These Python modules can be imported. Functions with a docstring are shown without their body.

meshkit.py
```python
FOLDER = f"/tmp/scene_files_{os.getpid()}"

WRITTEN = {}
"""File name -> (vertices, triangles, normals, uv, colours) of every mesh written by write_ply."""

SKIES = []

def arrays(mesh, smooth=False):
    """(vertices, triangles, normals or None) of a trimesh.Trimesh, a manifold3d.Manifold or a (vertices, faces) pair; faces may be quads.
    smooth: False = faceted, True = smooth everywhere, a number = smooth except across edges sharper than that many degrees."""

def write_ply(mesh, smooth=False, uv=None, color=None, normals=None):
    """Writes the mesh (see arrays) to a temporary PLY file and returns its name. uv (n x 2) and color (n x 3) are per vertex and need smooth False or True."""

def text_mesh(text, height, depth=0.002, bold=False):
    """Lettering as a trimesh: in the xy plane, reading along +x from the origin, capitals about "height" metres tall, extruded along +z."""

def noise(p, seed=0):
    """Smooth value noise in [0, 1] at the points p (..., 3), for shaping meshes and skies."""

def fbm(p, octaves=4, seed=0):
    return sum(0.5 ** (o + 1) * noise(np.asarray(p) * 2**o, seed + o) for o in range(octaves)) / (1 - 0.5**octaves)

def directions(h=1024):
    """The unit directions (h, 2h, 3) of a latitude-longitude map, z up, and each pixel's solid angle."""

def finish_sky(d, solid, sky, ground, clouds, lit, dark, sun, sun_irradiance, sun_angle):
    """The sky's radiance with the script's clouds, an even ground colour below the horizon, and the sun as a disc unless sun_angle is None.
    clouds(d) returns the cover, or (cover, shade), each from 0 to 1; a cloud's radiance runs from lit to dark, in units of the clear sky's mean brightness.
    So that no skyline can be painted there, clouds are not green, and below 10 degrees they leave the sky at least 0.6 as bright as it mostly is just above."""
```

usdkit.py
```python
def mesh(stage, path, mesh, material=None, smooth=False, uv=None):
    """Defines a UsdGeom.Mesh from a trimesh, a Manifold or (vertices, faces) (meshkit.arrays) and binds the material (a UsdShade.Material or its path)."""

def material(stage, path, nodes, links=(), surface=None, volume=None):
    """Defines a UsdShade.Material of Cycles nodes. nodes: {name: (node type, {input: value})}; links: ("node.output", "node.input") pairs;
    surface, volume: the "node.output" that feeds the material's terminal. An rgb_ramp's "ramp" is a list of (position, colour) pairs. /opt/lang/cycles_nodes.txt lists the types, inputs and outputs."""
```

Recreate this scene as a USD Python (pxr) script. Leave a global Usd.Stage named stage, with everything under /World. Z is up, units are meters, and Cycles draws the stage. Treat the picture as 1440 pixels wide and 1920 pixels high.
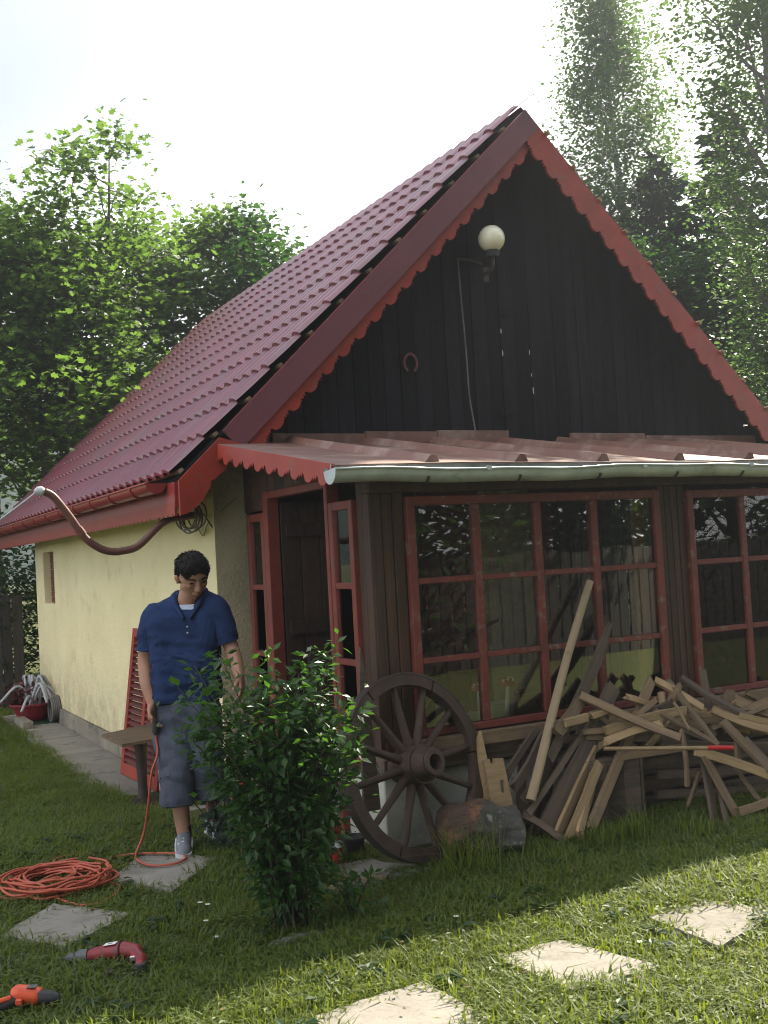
import math, random
import numpy as np, trimesh, manifold3d as m3
from shapely.geometry import Polygon, box as sbox, LineString
from shapely import affinity
import usdkit, meshkit
from pxr import Usd, UsdGeom, UsdLux, UsdShade, Gf, Sdf, Vt

stage = Usd.Stage.CreateInMemory()
UsdGeom.SetStageUpAxis(stage, UsdGeom.Tokens.z)
UsdGeom.Xform.Define(stage, '/World'); UsdGeom.Scope.Define(stage, '/World/Looks')

# ---------------------------------------------------------------- camera
cam = UsdGeom.Camera.Define(stage, '/World/camera')
_R = [(0.88428374, -0.46374999, -0.05457301), (0.03029029, -0.0596561, 0.99775931), (-0.46596648, -0.88395537, -0.0387058)]
cam.AddTransformOp().Set(Gf.Matrix4d(*[*_R[0], 0, *_R[1], 0, *_R[2], 0, 0, 0, 1.65, 1]))
cam.CreateHorizontalApertureAttr(36.0); cam.CreateVerticalApertureAttr(48.0); cam.CreateFocalLengthAttr(50.75)
cam.CreateClippingRangeAttr((0.1, 20000.0))
EXPOSURE = 1.65
CLOUD = 4.6
cam.CreateExposureAttr(EXPOSURE)

# ---------------------------------------------------------------- sun and sky
SUN = np.array([0.9, 0.46, 1.0]); SUN /= np.linalg.norm(SUN)
SUN_EL, SUN_AZ = math.asin(SUN[2]), math.atan2(SUN[0], SUN[1])
sun = UsdLux.DistantLight.Define(stage, '/World/sun')
sun.CreateIntensityAttr(1.25); sun.CreateNormalizeAttr(True); sun.CreateAngleAttr(0.5); sun.CreateColorAttr(Gf.Vec3f(1.0, 0.90, 0.74))
_z = SUN; _x = np.cross([0, 0, 1], _z); _x /= np.linalg.norm(_x); _y = np.cross(_z, _x)
sun.AddTransformOp().Set(Gf.Matrix4d(*[*_x, 0, *_y, 0, *_z, 0, 0, 0, 0, 1]))
sky_mat = usdkit.material(stage, '/World/Looks/sky', {
    'sky': ('sky_texture', {'sky_type': 'single_scattering', 'sun_disc': False, 'sun_elevation': SUN_EL, 'sun_rotation': SUN_AZ, 'aerosol_density': 2.2}),
    'tc': ('texture_coordinate', {}),
    'n': ('noise_texture', {'scale': 1.6, 'detail': 5.0, 'roughness': 0.55}),
    'r': ('rgb_ramp', {'ramp': [(0.34, (0.25, 0.25, 0.25)), (0.5, (0.8, 0.8, 0.8)), (0.62, (1, 1, 1))]}),
    'mp': ('mapping', {'location': (CLOUD, 0.3, 0.0)}), 'n3': ('noise_texture', {'scale': 1.1, 'detail': 4.0, 'roughness': 0.5}), 'r3': ('rgb_ramp', {'ramp': [(0.30, (1.0, 1.2, 1.6)), (0.42, (1.85, 2.05, 2.45)), (0.56, (9.2, 8.9, 8.6))]}),
    'mx': ('mix', {}),
    'bg': ('background_shader', {'strength': 0.115}),
}, [('tc.generated', 'n.vector'), ('n.fac', 'r.fac'), ('r.color', 'mx.fac'), ('sky.color', 'mx.color1'), ('tc.generated', 'mp.vector'), ('mp.vector', 'n3.vector'), ('n3.fac', 'r3.fac'), ('r3.color', 'mx.color2'), ('mx.color', 'bg.color')], surface='bg.background')
sky = UsdLux.DomeLight.Define(stage, '/World/sky')
UsdShade.MaterialBindingAPI.Apply(sky.GetPrim()).Bind(sky_mat)
sky.GetPrim().SetCustomDataByKey('kind', 'structure')
sky.GetPrim().SetCustomDataByKey('label', 'bright hazy sky with thin white cloud'); sky.GetPrim().SetCustomDataByKey('category', 'sky')

# ================================================================ helpers
rng = np.random.default_rng(7)
USED = {}
def path_of(name, parent):
    base = parent if parent else '/World'
    key = base + '/' + name
    n = USED.get(key, 0); USED[key] = n + 1
    return key if n == 0 else f'{key}_{n:03d}'
def P(o): return o if isinstance(o, str) or o is None else str(o.GetPath())
def mark(prim, label=None, cat=None, group=None, kind=None):
    for k, v in (('label', label), ('category', cat), ('group', group), ('kind', kind)):
        if v: prim.SetCustomDataByKey(k, v)
    return prim
def thing(name, label, cat, loc=(0, 0, 0), group=None, kind=None, mat4=None):
    x = UsdGeom.Xform.Define(stage, path_of(name, None))
    if mat4 is not None: x.AddTransformOp().Set(Gf.Matrix4d(*np.asarray(mat4, float).T.ravel()))
    elif any(loc): x.AddTranslateOp().Set(Gf.Vec3d(*map(float, loc)))
    return mark(x.GetPrim(), label, cat, group, kind)
def obj(name, mesh, mat, parent=None, smooth=False, label=None, cat=None, group=None, kind=None, mat4=None):
    m = usdkit.mesh(stage, path_of(name, P(parent)), mesh, mat, smooth)
    if mat4 is not None: m.AddTransformOp().Set(Gf.Matrix4d(*np.asarray(mat4, float).T.ravel()))
    m.CreateDoubleSidedAttr(True)
    return mark(m.GetPrim(), label, cat, group, kind)
def part(name, parent, label=None):
    x = UsdGeom.Xform.Define(stage, path_of(name, P(parent)))
    return mark(x.GetPrim(), label)
def cat_(ms): return trimesh.util.concatenate(ms)
def bx(x0, y0, z0, x1, y1, z1, c=0.0):
    lo, hi = np.minimum((x0, y0, z0), (x1, y1, z1)), np.maximum((x0, y0, z0), (x1, y1, z1))
    if c <= 0:
        b = trimesh.creation.box(hi - lo); b.apply_translation((lo + hi) / 2); return b
    pts = []
    for s in np.ndindex(2, 2, 2):
        for k in range(3):
            p = np.where(np.array(s) == 0, lo + c, hi - c)
            p[k] = lo[k] if s[k] == 0 else hi[k]
            pts.append(p)
    return trimesh.convex.convex_hull(np.array(pts))
def frame4(o, ex, ey, ez):
    m = np.eye(4); m[:3, 0], m[:3, 1], m[:3, 2], m[:3, 3] = ex, ey, ez, o; return m
def unit(v): v = np.asarray(v, float); return v / np.linalg.norm(v)
def along(p, q, up=(0, 0, 1), roll=0.0):
    """matrix at the middle of pq with x along pq"""
    p, q = np.asarray(p, float), np.asarray(q, float)
    x = unit(q - p); y = np.cross(up, x)
    if np.linalg.norm(y) < 1e-3: y = np.cross((0, 1, 0), x)
    y = unit(y); z = np.cross(x, y)
    c, s = math.cos(roll), math.sin(roll)
    return frame4((p + q) / 2, x, y * c + z * s, z * c - y * s), np.linalg.norm(q - p)
def ext(poly, h):
    return trimesh.creation.extrude_polygon(poly, h, engine='earcut')
def tube(path, r, n=8, cap=True):
    path = np.asarray(path, float); k = len(path)
    r = np.broadcast_to(np.asarray(r, float), (k,))
    t = np.gradient(path, axis=0); t /= np.linalg.norm(t, axis=1, keepdims=True) + 1e-12
    u = np.cross(t[0], (0, 0, 1.0))
    if np.linalg.norm(u) < 1e-2: u = np.cross(t[0], (1.0, 0, 0))
    u = unit(u); V = []
    a = np.linspace(0, 2 * np.pi, n, endpoint=False)
    for i in range(k):
        u = unit(u - t[i] * (u @ t[i])); w = np.cross(t[i], u)
        V.append(path[i] + r[i] * (np.cos(a)[:, None] * u + np.sin(a)[:, None] * w))
    V = np.vstack(V); Fc = []
    for i in range(k - 1):
        for j in range(n):
            a0, a1 = i * n + j, i * n + (j + 1) % n
            Fc += [(a0, a1, a1 + n), (a0, a1 + n, a0 + n)]
    if cap:
        c0, c1 = len(V), len(V) + 1
        V = np.vstack([V, path[0], path[-1]])
        for j in range(n):
            Fc += [(c0, (j + 1) % n, j), (c1, (k - 1) * n + j, (k - 1) * n + (j + 1) % n)]
    return trimesh.Trimesh(V, np.array(Fc), process=False)
def spline(pts, n=8):
    pts = np.asarray(pts, float); P_ = np.vstack([2 * pts[0] - pts[1], pts, 2 * pts[-1] - pts[-2]]); out = []
    for i in range(1, len(P_) - 2):
        for t in np.linspace(0, 1, n, endpoint=False):
            a, b, c, d = P_[i - 1:i + 3]
            out.append(0.5 * (2 * b + (c - a) * t + (2 * a - 5 * b + 4 * c - d) * t * t + (3 * b - a - 3 * c + d) * t ** 3))
    return np.array(out + [pts[-1]])
def lathe(prof, n=20):
    return trimesh.creation.revolve(np.asarray(prof, float), sections=n)
def chunk(L, w, t, seed, n=7, rough=0.004, taper=0.0, bend=0.0):
    """a sawn board along x: chamfered section, slightly crooked, uneven ends"""
    g = np.random.default_rng(seed); c = min(w, t) * 0.1
    pr = np.array([(-w/2+c, -t/2), (w/2-c, -t/2), (w/2, -t/2+c), (w/2, t/2-c), (w/2-c, t/2), (-w/2+c, t/2), (-w/2, t/2-c), (-w/2, -t/2+c)])
    V = []
    endA, endB = g.normal(0, 0.006 + rough, 8), g.normal(0, 0.006 + rough, 8)
    ph = g.random() * 6.28
    for i in range(n):
        s = i / (n - 1); sc = 1 - taper * s
        off = np.array([bend * math.sin(math.pi * s) + rough * math.sin(5 * s + ph), rough * math.cos(4 * s + ph)])
        q = pr * sc + off + g.normal(0, rough * 0.25, pr.shape)
        x = np.full(8, (s - 0.5) * L)
        if i == 0: x = x + endA
        if i == n - 1: x = x + endB
        V.append(np.c_[x, q])
    V = np.vstack(V); F = []
    for i in range(n - 1):
        for j in range(8):
            a0, a1 = i*8+j, i*8+(j+1) % 8
            F += [(a0, a1, a1+8), (a0, a1+8, a0+8)]
    k = (n-1)*8
    for j in range(1, 7): F += [(0, j+1, j), (k, k+j, k+j+1)]
    return trimesh.Trimesh(V, np.array(F), process=False)
def mani(m): return m3.Manifold(m3.Mesh(np.asarray(m.vertices, np.float32), np.asarray(m.faces, np.uint32)))
def tri(m):
    q = m.to_mesh(); return trimesh.Trimesh(q.vert_properties[:, :3], q.tri_verts, process=True)
def ball(p, r, n=20): return m3.Manifold.sphere(r, n).translate([float(x) for x in p])
def limb(js, n=20):
    out = m3.Manifold()
    for (p, r), (q, s) in zip(js[:-1], js[1:]): out += m3.Manifold.batch_hull([ball(p, r, n), ball(q, s, n)])
    return out
def soft(m, step, it=10):
    t = tri(m.refine_to_length(step)); trimesh.smoothing.filter_taubin(t, lamb=0.5, nu=0.53, iterations=it); return t
def warp(mesh, amp, freq, seed=0):
    v = np.asarray(mesh.vertices); n = mesh.vertex_normals
    mesh.vertices = v + n * ((meshkit.fbm(v * freq + 50, 4, seed) - 0.5) * 2 * amp)[:, None]
    return mesh

# ================================================================ materials
MATS = {}
def mat(name, c1, c2=None, scale=6.0, stretch=(1, 1, 1), rough=0.6, bump=0.0, bscale=None, spec=0.4, metal=0.0, spots=None, spot_scale=3.0, spot_at=(0.58, 0.66), coat=0.0, space='object', vary=0.0, spot_rough=None, splash=None):
    """procedural principled: noise between two colours, optional spots, fine relief, per-object variation"""
    c2 = c2 or tuple(x * 0.7 for x in c1)
    nodes = {'tc': ('texture_coordinate', {}), 'geo': ('geometry', {}), 'map': ('mapping', {'scale': stretch}),
             'n': ('noise_texture', {'scale': scale, 'detail': 6.0, 'roughness': 0.62}),
             'r': ('rgb_ramp', {'ramp': [(0.3, c1), (0.7, c2)]}),
             'p': ('principled_bsdf', {'roughness': rough, 'specular_ior_level': spec, 'metallic': metal, 'coat_weight': coat})}
    src = 'tc.object' if space == 'object' else 'geo.position'
    links = [(src, 'map.vector'), ('map.vector', 'n.vector'), ('n.fac', 'r.fac')]
    col = 'r.color'
    if spots:
        nodes['n2'] = ('noise_texture', {'scale': spot_scale, 'detail': 7.0, 'roughness': 0.7})
        nodes['r2'] = ('rgb_ramp', {'ramp': [(spot_at[0], (0, 0, 0)), (spot_at[1], (1, 1, 1))]})
        nodes['mx'] = ('mix', {'color2': spots})
        links += [(src, 'n2.vector'), ('n2.fac', 'r2.fac'), ('r2.color', 'mx.fac'), (col, 'mx.color1')]; col = 'mx.color'
    if splash:
        z0, z1, dirt = splash
        nodes.update({'sx': ('separate_xyz', {}), 'mr': ('map_range', {'from_min': z0, 'from_max': z1, 'to_min': 1.0, 'to_max': 0.0, 'clamp': True}), 'n5': ('noise_texture', {'scale': 5.0, 'detail': 8.0, 'roughness': 0.75}), 'mm': ('math', {'math_type': 'multiply', 'use_clamp': True}), 'm2': ('math', {'math_type': 'multiply_add', 'value2': 2.6, 'value3': -0.75, 'use_clamp': True}), 'ms': ('mix', {'color2': dirt})})
        links += [('geo.position', 'sx.vector'), ('sx.z', 'mr.value'), (src, 'n5.vector'), ('n5.fac', 'm2.value1'), ('mr.result', 'mm.value1'), ('m2.value', 'mm.value2'), ('mm.value', 'ms.fac'), (col, 'ms.color1')]; col = 'ms.color'
    if vary:
        nodes['oi'] = ('object_info', {}); nodes['vm'] = ('map_range', {'from_min': 0.0, 'from_max': 1.0, 'to_min': 1 - vary, 'to_max': 1 + vary})
        nodes['hv'] = ('hsv', {}); links += [('oi.random', 'vm.value'), ('vm.result', 'hv.value'), (col, 'hv.color')]; col = 'hv.color'
    links.append((col, 'p.base_color'))
    if bump:
        nodes['nb'] = ('noise_texture', {'scale': bscale or scale * 6, 'detail': 5.0, 'roughness': 0.6})
        nodes['b'] = ('bump', {'strength': 0.8, 'distance': bump})
        links += [('map.vector', 'nb.vector'), ('nb.fac', 'b.height'), ('b.normal', 'p.normal')]
    m = usdkit.material(stage, '/World/Looks/' + name, nodes, links, surface='p.BSDF')
    MATS[name] = m; return m
def leaf_mat(name, stops, trans=0.4, rough=0.45, tcol=None):
    return usdkit.material(stage, '/World/Looks/' + name, {
        'g': ('geometry', {}), 'r': ('rgb_ramp', {'ramp': stops}),
        'p': ('principled_bsdf', {'roughness': rough, 'specular_ior_level': 0.4 if rough < 0.5 else 0.15}),
        'h': ('mix', {'mix_type': 'multiply', 'fac': 1.0, 'color2': tcol or (1.5, 1.6, 0.85)}),
        't': ('translucent_bsdf', {}), 'm': ('mix_closure', {'fac': trans})},
        [('g.random_per_island', 'r.fac'), ('r.color', 'p.base_color'), ('r.color', 'h.color1'), ('h.color', 't.color'), ('p.BSDF', 'm.closure1'), ('t.BSDF', 'm.closure2')], surface='m.closure')

RED = mat('red_paint', (0.25, 0.030, 0.016), (0.18, 0.022, 0.013), 5, rough=0.42, bump=0.0015, spots=(0.13, 0.055, 0.04), spot_scale=9, spot_at=(0.55, 0.68), space='world')
FRAMERED = mat('red_frame_paint_shaded', (0.165, 0.030, 0.019), (0.11, 0.022, 0.015), 7, rough=0.55, bump=0.002, spots=(0.10, 0.05, 0.035), spot_scale=13, spot_at=(0.56, 0.68))  # darker copy of the trim red, with the porch shade put into the colour
REDOLD = mat('weathered_red_paint', (0.15, 0.026, 0.017), (0.09, 0.020, 0.015), 8, rough=0.55, bump=0.002, spots=(0.14, 0.09, 0.06), spot_scale=14, spot_at=(0.56, 0.66))
TILE = mat('wine_red_metal', (0.125, 0.023, 0.038), (0.095, 0.019, 0.031), 2.5, rough=0.36, spec=0.55, coat=0.12, vary=0.16, spots=(0.095, 0.050, 0.055), spot_scale=1.7, spot_at=(0.5, 0.72), space='world')
VERGE = mat('dark_red_metal', (0.12, 0.036, 0.044), (0.098, 0.031, 0.038), 1.5, rough=0.40, spec=0.5)
GUTR = mat('red_gutter_metal', (0.20, 0.022, 0.02), (0.15, 0.02, 0.018), 3, rough=0.3, spec=0.55, spots=(0.12, 0.05, 0.04), spot_scale=4)
ZINC = mat('galvanised_metal', (0.46, 0.49, 0.49), (0.32, 0.35, 0.35), 7, rough=0.45, metal=0.35, spots=(0.16, 0.17, 0.15), spot_scale=5, spot_at=(0.55, 0.75))
BLACKWOOD = mat('black_stained_board', (0.0045, 0.0045, 0.006), (0.012, 0.011, 0.013), 3, (9, 9, 0.6), rough=0.8, bump=0.003, vary=0.45, spec=0.15)
BROWNWOOD = mat('brown_stained_board', (0.058, 0.027, 0.012), (0.020, 0.011, 0.007), 3, (9, 9, 0.7), rough=0.7, bump=0.003, vary=0.3)
DARKWOOD = mat('dark_interior_wood', (0.042, 0.021, 0.013), (0.02, 0.011, 0.008), 3, (9, 9, 0.7), rough=0.6, bump=0.003, vary=0.3)
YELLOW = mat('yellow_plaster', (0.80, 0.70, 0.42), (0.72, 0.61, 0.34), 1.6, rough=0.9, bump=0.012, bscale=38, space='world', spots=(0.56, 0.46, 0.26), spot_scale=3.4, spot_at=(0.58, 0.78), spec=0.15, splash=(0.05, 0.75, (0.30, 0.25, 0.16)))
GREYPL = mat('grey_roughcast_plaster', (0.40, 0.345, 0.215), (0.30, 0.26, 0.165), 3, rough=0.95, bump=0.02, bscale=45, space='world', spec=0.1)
CONC = mat('concrete', (0.26, 0.24, 0.205), (0.18, 0.168, 0.145), 3.0, rough=0.92, bump=0.006, bscale=40, spots=(0.125, 0.12, 0.095), spot_scale=4.5, spot_at=(0.54, 0.7), spec=0.15, space='world', vary=0.12)
PLINTH = mat('old_cement_plinth', (0.27, 0.235, 0.18), (0.17, 0.15, 0.12), 2.5, rough=0.95, bump=0.012, bscale=25, spots=(0.10, 0.10, 0.075), spot_scale=3.5, spot_at=(0.52, 0.66), space='world', spec=0.1)
WHITEPL = mat('off_white_plaster', (0.50, 0.49, 0.43), (0.40, 0.39, 0.33), 2, rough=0.9, splash=(-0.02, 0.35, (0.10, 0.095, 0.07)), bump=0.004, bscale=20, spots=(0.16, 0.16, 0.13), spot_scale=7, spot_at=(0.63, 0.68), space='world', spec=0.15)
OXIDE = mat('red_oxide_sheet', (0.165, 0.080, 0.056), (0.105, 0.050, 0.038), 3, (1, 0.5, 1), rough=0.55, spots=(0.27, 0.20, 0.165), spot_scale=2.4, spot_at=(0.5, 0.75), bump=0.002)
GREYWOOD = mat('weathered_grey_wood', (0.125, 0.088, 0.06), (0.058, 0.042, 0.031), 4, (0.7, 9, 9), rough=0.8, bump=0.004, vary=0.3)
PALEWOOD = mat('pale_sawn_wood', (0.33, 0.23, 0.12), (0.23, 0.155, 0.082), 4, (0.7, 9, 9), rough=0.75, bump=0.003, vary=0.25, spots=(0.17, 0.12, 0.08), spot_scale=7, spot_at=(0.6, 0.72))
TANWOOD = mat('tan_old_wood', (0.19, 0.13, 0.074), (0.12, 0.08, 0.048), 4, (0.7, 9, 9), rough=0.8, bump=0.004, vary=0.25, spots=(0.10, 0.075, 0.055), spot_scale=6, spot_at=(0.55, 0.7))
POLE = mat('peeled_pole_wood', (0.31, 0.235, 0.145), (0.23, 0.165, 0.095), 5, (0.5, 4, 4), rough=0.7, bump=0.002, spots=(0.19, 0.13, 0.08), spot_scale=8, spot_at=(0.62, 0.7))
WHEELWOOD = mat('dark_weathered_wheel_wood', (0.040, 0.021, 0.014), (0.062, 0.038, 0.028), 5, rough=0.75, bump=0.004, bscale=50, spots=(0.18, 0.15, 0.13), spot_scale=16, spot_at=(0.64, 0.72))
IRON = mat('dark_iron', (0.045, 0.036, 0.032), (0.075, 0.052, 0.042), 9, rough=0.55, metal=0.5)
FENCEWOOD = mat('dark_fence_wood', (0.045, 0.038, 0.03), (0.026, 0.022, 0.019), 3, (9, 9, 0.7), rough=0.85, bump=0.003, vary=0.3)
BARK = mat('grey_brown_bark', (0.10, 0.085, 0.07), (0.055, 0.045, 0.038), 7, (3, 3, 0.7), rough=0.9, bump=0.012, space='world')
PALEBARK = mat('pale_bark', (0.20, 0.19, 0.17), (0.13, 0.12, 0.11), 6, rough=0.9, space='world')
BIRCHBARK = mat('birch_bark', (0.42, 0.41, 0.38), (0.30, 0.29, 0.27), 4, (1, 1, 4), rough=0.8, spots=(0.06, 0.055, 0.05), spot_scale=5, spot_at=(0.56, 0.62), space='world')
SKIN = mat('skin', (0.34, 0.18, 0.118), (0.28, 0.14, 0.09), 8, rough=0.5, spec=0.35)
HAIR = mat('dark_hair', (0.004, 0.003, 0.0025), (0.008, 0.006, 0.005), 40, (1, 1, 1), rough=0.6, bump=0.004, bscale=120, spec=0.12)
SHIRT = mat('navy_cotton', (0.017, 0.034, 0.095), (0.012, 0.025, 0.072), 9, rough=0.9, bump=0.0015, bscale=160, spec=0.15)
COLLAR = mat('pale_blue_cotton', (0.42, 0.47, 0.56), (0.36, 0.4, 0.5), 9, rough=0.9, spec=0.15)
DENIM = mat('grey_blue_cotton', (0.085, 0.096, 0.125), (0.06, 0.07, 0.095), 7, rough=0.95, bump=0.0015, bscale=170, spec=0.1)
STITCH = mat('pale_seam', (0.4, 0.4, 0.4), (0.3, 0.3, 0.3), 9, rough=0.9)
SHOE = mat('grey_mesh_shoe', (0.19, 0.20, 0.22), (0.13, 0.14, 0.16), 12, rough=0.7, bump=0.002, bscale=140)
SOLE = mat('off_white_rubber', (0.55, 0.55, 0.55), (0.42, 0.42, 0.43), 9, rough=0.6)
DARKRUB = mat('black_rubber', (0.018, 0.018, 0.018), (0.03, 0.03, 0.03), 9, rough=0.6)
LIP = mat('lip_skin', (0.30, 0.12, 0.09), (0.27, 0.11, 0.085), 9, rough=0.45)
ORANGE = mat('orange_cable', (0.42, 0.085, 0.042), (0.34, 0.066, 0.034), 9, rough=0.45)
DRILLRED = mat('dark_red_plastic', (0.22, 0.022, 0.026), (0.17, 0.018, 0.02), 6, rough=0.42, spots=(0.13, 0.03, 0.03), spot_scale=10)
GREYPLAST = mat('grey_plastic', (0.10, 0.10, 0.105), (0.07, 0.07, 0.075), 6, rough=0.5)
ORPLAST = mat('orange_plastic', (0.62, 0.085, 0.03), (0.5, 0.07, 0.025), 6, rough=0.4)
STICKER = mat('white_sticker', (0.72, 0.72, 0.70), (0.62, 0.62, 0.6), 6, rough=0.5)
INK = mat('black_ink', (0.012, 0.012, 0.012), (0.02, 0.02, 0.02), 6, rough=0.5)
STEEL = mat('bare_steel', (0.38, 0.38, 0.38), (0.28, 0.28, 0.28), 9, rough=0.35, metal=0.9)
CREAM = mat('opal_glass', (0.74, 0.70, 0.52), (0.68, 0.64, 0.46), 2, rough=0.25, spec=0.5)
BROWNPIPE = mat('brown_painted_pipe', (0.125, 0.047, 0.033), (0.085, 0.034, 0.026), 5, rough=0.5, spots=(0.06, 0.04, 0.035), spot_scale=8)
CABLE = mat('dull_cable', (0.13, 0.115, 0.10), (0.08, 0.07, 0.06), 6, rough=0.6)
PALECABLE = mat('pale_grey_cable', (0.40, 0.41, 0.42), (0.3, 0.31, 0.32), 6, rough=0.5)
GREENPL = mat('dark_green_plastic', (0.012, 0.05, 0.028), (0.008, 0.036, 0.02), 5, rough=0.35, spec=0.5)
HOSE = mat('yellow_green_hose', (0.40, 0.42, 0.08), (0.3, 0.32, 0.06), 6, rough=0.4)
CAPRED = mat('toadstool_red', (0.42, 0.02, 0.025), (0.36, 0.02, 0.02), 6, rough=0.35)
WHITEP = mat('white_paint', (0.75, 0.74, 0.7), (0.62, 0.61, 0.58), 6, rough=0.5)
ORWOOD = mat('orange_varnished_wood', (0.36, 0.17, 0.045), (0.27, 0.12, 0.03), 4, (9, 9, 0.7), rough=0.5)
ROT = mat('rotten_stump_wood', (0.11, 0.062, 0.04), (0.055, 0.036, 0.026), 5, (1.5, 5, 5), rough=0.9, bump=0.014, bscale=18, spots=(0.30, 0.13, 0.05), spot_scale=5, spot_at=(0.5, 0.68), space='world')
LICHEN = mat('lichen_grey_wood', (0.075, 0.07, 0.06), (0.04, 0.037, 0.032), 9, rough=0.95, bump=0.012, bscale=32, spots=(0.17, 0.17, 0.15), spot_scale=15, spot_at=(0.58, 0.64), space='world')
STONE = mat('brown_flat_stone', (0.26, 0.175, 0.10), (0.13, 0.10, 0.075), 5, rough=0.9, bump=0.01, space='world')
DSTONE = mat('dark_grey_stone', (0.13, 0.13, 0.12), (0.075, 0.075, 0.07), 6, rough=0.9, bump=0.012, space='world')
DOORRED = mat('dark_red_door', (0.10, 0.018, 0.018), (0.07, 0.015, 0.015), 4, (6, 6, 1), rough=0.5)
GLASS = usdkit.material(stage, '/World/Looks/window_glass', {'f': ('fresnel', {'IOR': 1.5}), 't': ('transparent_bsdf', {'color': (0.93, 0.95, 0.94)}), 'g': ('glossy_bsdf', {'color': (1, 1, 1), 'roughness': 0.0}),
    'a': ('math', {'math_type': 'multiply_add', 'value2': 1.15, 'value3': 0.0, 'use_clamp': True}), 'm': ('mix_closure', {})},
    [('f.fac', 'a.value1'), ('a.value', 'm.fac'), ('t.BSDF', 'm.closure1'), ('g.BSDF', 'm.closure2')], surface='m.closure')
MAPLE = leaf_mat('maple_leaf', [(0, (0.062, 0.105, 0.030)), (0.5, (0.092, 0.140, 0.038)), (1, (0.14, 0.18, 0.05))], 0.62, tcol=(1.8, 1.9, 0.9))
BIRCHLEAF = leaf_mat('birch_leaf', [(0, (0.065, 0.110, 0.045)), (0.6, (0.095, 0.145, 0.058)), (1, (0.13, 0.18, 0.075))], 0.58)
SPRUCE = leaf_mat('spruce_needles', [(0, (0.014, 0.034, 0.018)), (0.6, (0.024, 0.052, 0.024)), (1, (0.04, 0.075, 0.03))], 0.15, 0.6)
HEDGE = leaf_mat('hedge_leaf', [(0, (0.022, 0.055, 0.015)), (0.6, (0.04, 0.09, 0.02)), (1, (0.10, 0.16, 0.03))], 0.5, tcol=(1.8, 1.9, 0.8))
ROSE = leaf_mat('shrub_leaf', [(0, (0.030, 0.076, 0.018)), (0.5, (0.050, 0.116, 0.026)), (0.88, (0.09, 0.165, 0.034)), (1, (0.20, 0.21, 0.05))], 0.46, 0.42, (2.2, 2.2, 0.8))
GRASS = leaf_mat('grass_blade', [(0, (0.095, 0.132, 0.026)), (0.5, (0.145, 0.190, 0.034)), (0.85, (0.21, 0.225, 0.05)), (1, (0.29, 0.25, 0.11))], 0.48, 0.49, (2.3, 2.1, 0.85))
SOIL = mat('lawn_soil', (0.055, 0.075, 0.022), (0.075, 0.07, 0.032), 5, rough=1.0, bump=0.02, bscale=30, spec=0.1, space='world', spots=(0.045, 0.065, 0.016), spot_scale=1.2)
STEM = mat('green_brown_stem', (0.06, 0.055, 0.025), (0.04, 0.035, 0.02), 9, rough=0.7)
HAZE = usdkit.material(stage, '/World/Looks/haze', {'v': ('principled_volume', {'color': (0.82, 0.90, 1.0), 'density': 0.0011, 'anisotropy': 0.65})}, [], volume='v.volume')
HILL = mat('forested_hill', (0.03, 0.055, 0.03), (0.018, 0.036, 0.022), 0.06, rough=1.0, spec=0.05, space='world')

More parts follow.
